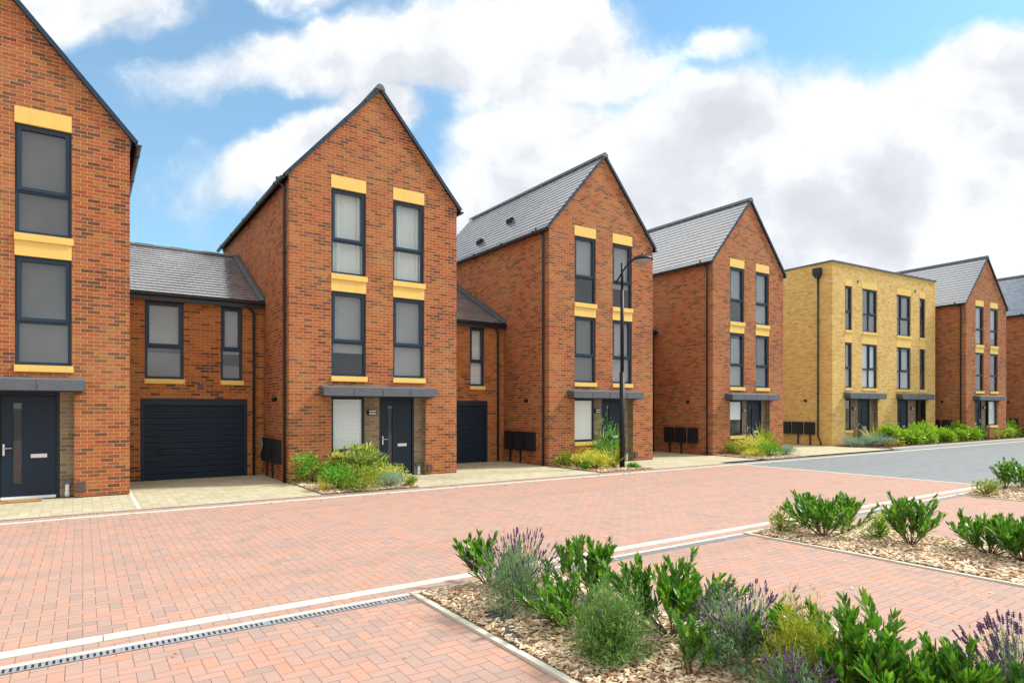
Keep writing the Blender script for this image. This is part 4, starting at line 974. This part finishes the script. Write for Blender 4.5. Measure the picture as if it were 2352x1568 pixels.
laurel(3.26, 3.92, .40, .66, 'low laurel in front of the flowering lavender', 13, n=9, lean=(-.1, .05))
lavender(3.10, 3.30, .47, .66, 'rounded grey green lavender mound with hardly any flowers near the edging', 22, 'lav_green', nl=7500, nf=26, mound=.88, leafW=.0055)
laurel(3.80, 3.35, .60, 1.2, 'wide spreading laurel with splayed branches in the middle of the foreground bed', 14, n=15)
laurel(3.33, 2.78, .42, .34, 'small single stemmed laurel sprig at the bottom edge of the photo', 15, n=5, leafL=.07)
lavender(3.78, 2.72, .56, .84, 'flowering lavender right of the splayed laurel with many purple spikes', 23, nl=6200, nf=150, lean=(.25, .0))
lavender(3.68, 2.22, .47, .50, 'fine leaved yellow green shrub between lavender and laurels', 24, 'fine_yellow', nl=5000, nf=0, fl=False, mound=.95, name='santolina', leafW=.005)
laurel(4.02, 2.10, .58, .95, 'tall arching laurel sprig rising above the bottom right plants', 16, n=10)
laurel(3.84, 1.84, .41, .80, 'low laurel with dark leaves at the bottom edge below the arching sprig', 19, n=13)
laurel(4.06, 1.56, .45, .80, 'large leaved dark laurel in the bottom right foreground', 17, n=14, leafL=.09)
laurel(3.98, 2.42, .46, .44, 'laurel branch leaning left over the flowering lavender', 18, n=6, lean=(-.12, .1))
laurel(4.14, 1.22, .44, .70, 'broad leaved laurel nearest the bottom right corner', 20, n=12, leafL=.09)
lavender(4.36, 1.32, .64, .60, 'lavender with long purple spikes in the bottom right corner', 25, nl=2600, nf=150)
lavender(3.45, 2.12, .38, .46, 'small lavender with drooping spikes at the bottom centre edge', 26, nl=2600, nf=80)
# second bed
bush(8.26, 5.28, .38, .40, 'reddish tinted small shrub at the left tip of the second bed', 31, 'olive', .035, 420, .5, name='heavenly_bamboo')
bush(8.98, 4.28, .40, .38, 'light green small shrub with rusty leaves left of the branching laurel', 32, 'laurel_light', .045, 330, .45, name='heavenly_bamboo')
laurel(8.92, 5.32, .54, .6, 'slim upright laurel at the back of the second bed', 33, n=7)
laurel(8.48, 4.76, .53, 1.1, 'broad laurel near the front edging of the second bed', 34, n=15)
laurel(9.55, 5.0, .50, .55, 'laurel at the rear right of the second bed beside the drain', 38, n=8)
laurel(8.90, 3.84, .63, 1.02, 'branching laurel like a miniature tree in the middle of the second bed', 35, n=12)
laurel(9.10, 3.05, .46, .95, 'dark laurel right of the miniature tree laurel', 36, n=14)
laurel(8.95, 2.66, .50, 1.0, 'dense dark laurel at the right edge of the photo', 37, n=17)
bush(15.25, 5.18, .44, .5, 'small orange tinted shrub at the tip of the farthest bed', 39, 'olive', .045, 420, .5, name='heavenly_bamboo')
laurel(16.7, 5.30, .68, .55, 'upright laurel in the farthest bed', 40, n=7)
laurel(16.72, 4.85, .62, .8, 'laurel cut by the right edge of the photo in the farthest bed', 41, n=10)
laurel(17.3, 5.2, .60, .8, 'laurel behind the others at the right end of the farthest bed', 42, n=8)
# bed of the curtained house
bush(4.52, 15.0, 0.84, 0.86, 'dark green shrub at the house corner beside the downpipe', 51, 'green', .05, 700, name='garden_shrub')
bush(5.50, 14.75, 1.04, 1.35, 'large photinia with reddish tips under the ground floor window', 52, 'photinia', .085, 1700, .32, name='photinia', clumps=14)
bush(4.98, 14.95, 0.66, 0.61, 'green shrub between the corner shrub and the photinia', 53, 'green', .05, 520)
phormium(4.32, 13.62, .46, .50, 'small yellow striped spiky plant at the left of the bed', 54, 'phormium_yellow', 34, .022)
bush(4.66, 13.6, 0.66, 0.94, 'bright green rounded shrub beside the yellow spiky plant', 55, 'green', .035, 1300, clumps=12)
bush(5.05, 13.32, 0.62, 1.16, 'olive green shrub with violet flowers in the middle of the bed', 56, 'olive', .035, 1500, clumps=14, flowers=9)
bush(6.02, 14.0, 0.51, 0.94, 'yellow green variegated shrub behind the blue grey one', 57, 'gold', .035, 900, clumps=12, flowers=3)
bush(5.74, 13.38, .46, .82, 'blue grey lavender cotton mound at the kerb', 58, 'blue', .04, 1500, .16, clumps=13)
bush(6.20, 13.30, .25, .36, 'low rounded yellow edged shrub at the right end of the bed', 59, 'olive', .03, 450)
bush(5.95, 14.75, .30, .68, 'low green plants at the foot of the curtained house door pier', 60, 'green', .04, 500)
bush(6.35, 13.95, .62, .3, 'spindly weed with a yellow flower before the dark front door', 61, 'green', .035, 40, name='weed', clumps=5)
# bed of the lamp post house
bush(12.15, 15.0, 0.52, 0.61, 'olive shrub at the corner of the lamp post house', 62, 'olive', .05, 520)
bush(12.30, 14.5, 0.48, 0.44, 'small golden shrub left of the bed before the lamp post house', 63, 'gold', .04, 380)
bush(12.75, 14.5, 0.63, 0.83, 'golden euonymus in the middle of the bed before the lamp post house', 64, 'gold', .04, 700)
bush(13.15, 14.85, 0.71, 1.16, 'brownish olive shrub under the window of the lamp post house', 65, 'rusty', .05, 900)
bush(12.45, 13.92, 0.69, 0.94, 'brightest golden euonymus nearest the kerb', 66, 'gold', .04, 1300, clumps=14)
bush(13.82, 14.95, 1.55, 1.21, 'tall feathery green bamboo like shrub before the front door', 67, 'green', .08, 800, .2, clumps=12, name='bamboo_shrub')
phormium(13.22, 13.98, .95, 1.0, 'bronze green spiky plant beside the lamp post', 68, 'phormium', 120, .026)
bush(13.62, 13.45, .14, .42, 'low white speckled green plants at the foot of the lamp post', 69, 'green', .035, 400)
bush(12.12, 14.0, .26, .5, 'low grassy green tuft left of the golden shrubs', 70, 'green', .05, 260)
# bed of the next house
bush(20.6, 15.0, 0.61, 0.99, 'yellow green shrub at the corner of the house left of the yellow block', 71, 'olive', .05, 700)
bush(20.7, 14.4, 0.92, 1.32, 'variegated yellow shrub left of the large spiky plant', 72, 'gold', .04, 1000)
phormium(21.75, 14.6, 1.40, 1.49, 'large bronze green spiky plant before the fourth house', 73, 'phormium', 150, .036)
bush(20.9, 13.75, 0.61, 0.94, 'round bright green shrub at the kerb before the fourth house', 74, 'green', .04, 1000)
bush(22.0, 13.9, .42, .9, 'grey green shrub right of the round green one', 75, 'blue', .05, 700, .3)
bush(22.4, 14.9, 0.98, 1.10, 'tall variegated shrub behind the spiky plant', 76, 'olive', .05, 800)
bush(20.2, 14.0, 0.44, 0.88, 'sprawling yellow leaved shrub at the left end of the bed', 77, 'gold', .04, 600)
# front of the yellow block
bush(29.6, 15.15, 0.51, 1.26, 'flat blue grey mound at the corner of the yellow block', 81, 'blue', .06, 1500, .2, clumps=12)
bush(30.1, 14.35, 0.66, 1.42, 'larger blue grey mound before the yellow block', 82, 'blue', .06, 1800, .2, clumps=13)
bush(30.6, 13.95, .34, .9, 'rusty low foliage at the foot of the blue grey mound', 83, 'rusty', .05, 500)
phormium(31.2, 15.0, 1.43, 1.99, 'wide fountain of spiky leaves before the yellow block', 84, 'phormium', 150, .045)
# hedge of young laurels, each its own
hx = 31.3; k = 0
H = bush(hx, 14.35, 1.0, 1.15, 'young laurel nearest the yellow block in the hedge row', 90, 'laurel_light', .16, 560, .42, name='hedge_laurel', group='young laurels of the hedge row', clumps=11)
H2 = bush(hx, 14.35, 1.0, 1.15, 'young laurel of the hedge row', 91, 'laurel_light', .16, 560, .42, name='hedge_laurel', group='young laurels of the hedge row', clumps=11)
H3 = bush(hx, 14.35, 1.0, 1.15, 'young laurel of the hedge row', 92, 'laurel_light', .16, 560, .42, name='hedge_laurel', group='young laurels of the hedge row', clumps=11)
def copy_tree(o, parent=None):
    c = o.copy(); COL.objects.link(c); c.parent = parent
    for ch in list(o.children): copy_tree(ch, c)
    return c
rh = random.Random(5); protos = [H, H2, H3]; x = 31.5
row = []
while x < 50:
    o = protos[k] if k < 3 else copy_tree(protos[k % 3])
    s_ = rh.uniform(.78, 1.1); o.location = (x, 14.45 - (x - 31) * .004 + rh.uniform(-.2, .2), .03); o.scale = (s_ * rh.uniform(.9, 1.15), s_, s_ * rh.uniform(.85, 1.15)); o.rotation_euler = (0, 0, rh.uniform(0, 6))
    row.append(o); x += rh.uniform(.66, .92); k += 1
words = ['first', 'second', 'third', 'fourth', 'fifth', 'sixth', 'seventh', 'eighth', 'ninth', 'tenth', 'eleventh', 'twelfth', 'thirteenth', 'fourteenth', 'fifteenth', 'sixteenth', 'seventeenth', 'eighteenth', 'nineteenth', 'twentieth', 'twenty first', 'twenty second', 'twenty third', 'twenty fourth', 'twenty fifth', 'twenty sixth', 'twenty seventh', 'twenty eighth', 'twenty ninth', 'thirtieth']
for i, o in enumerate(row): o['label'] = 'bright green young laurel, %s in the hedge row counted from the yellow block' % words[i]
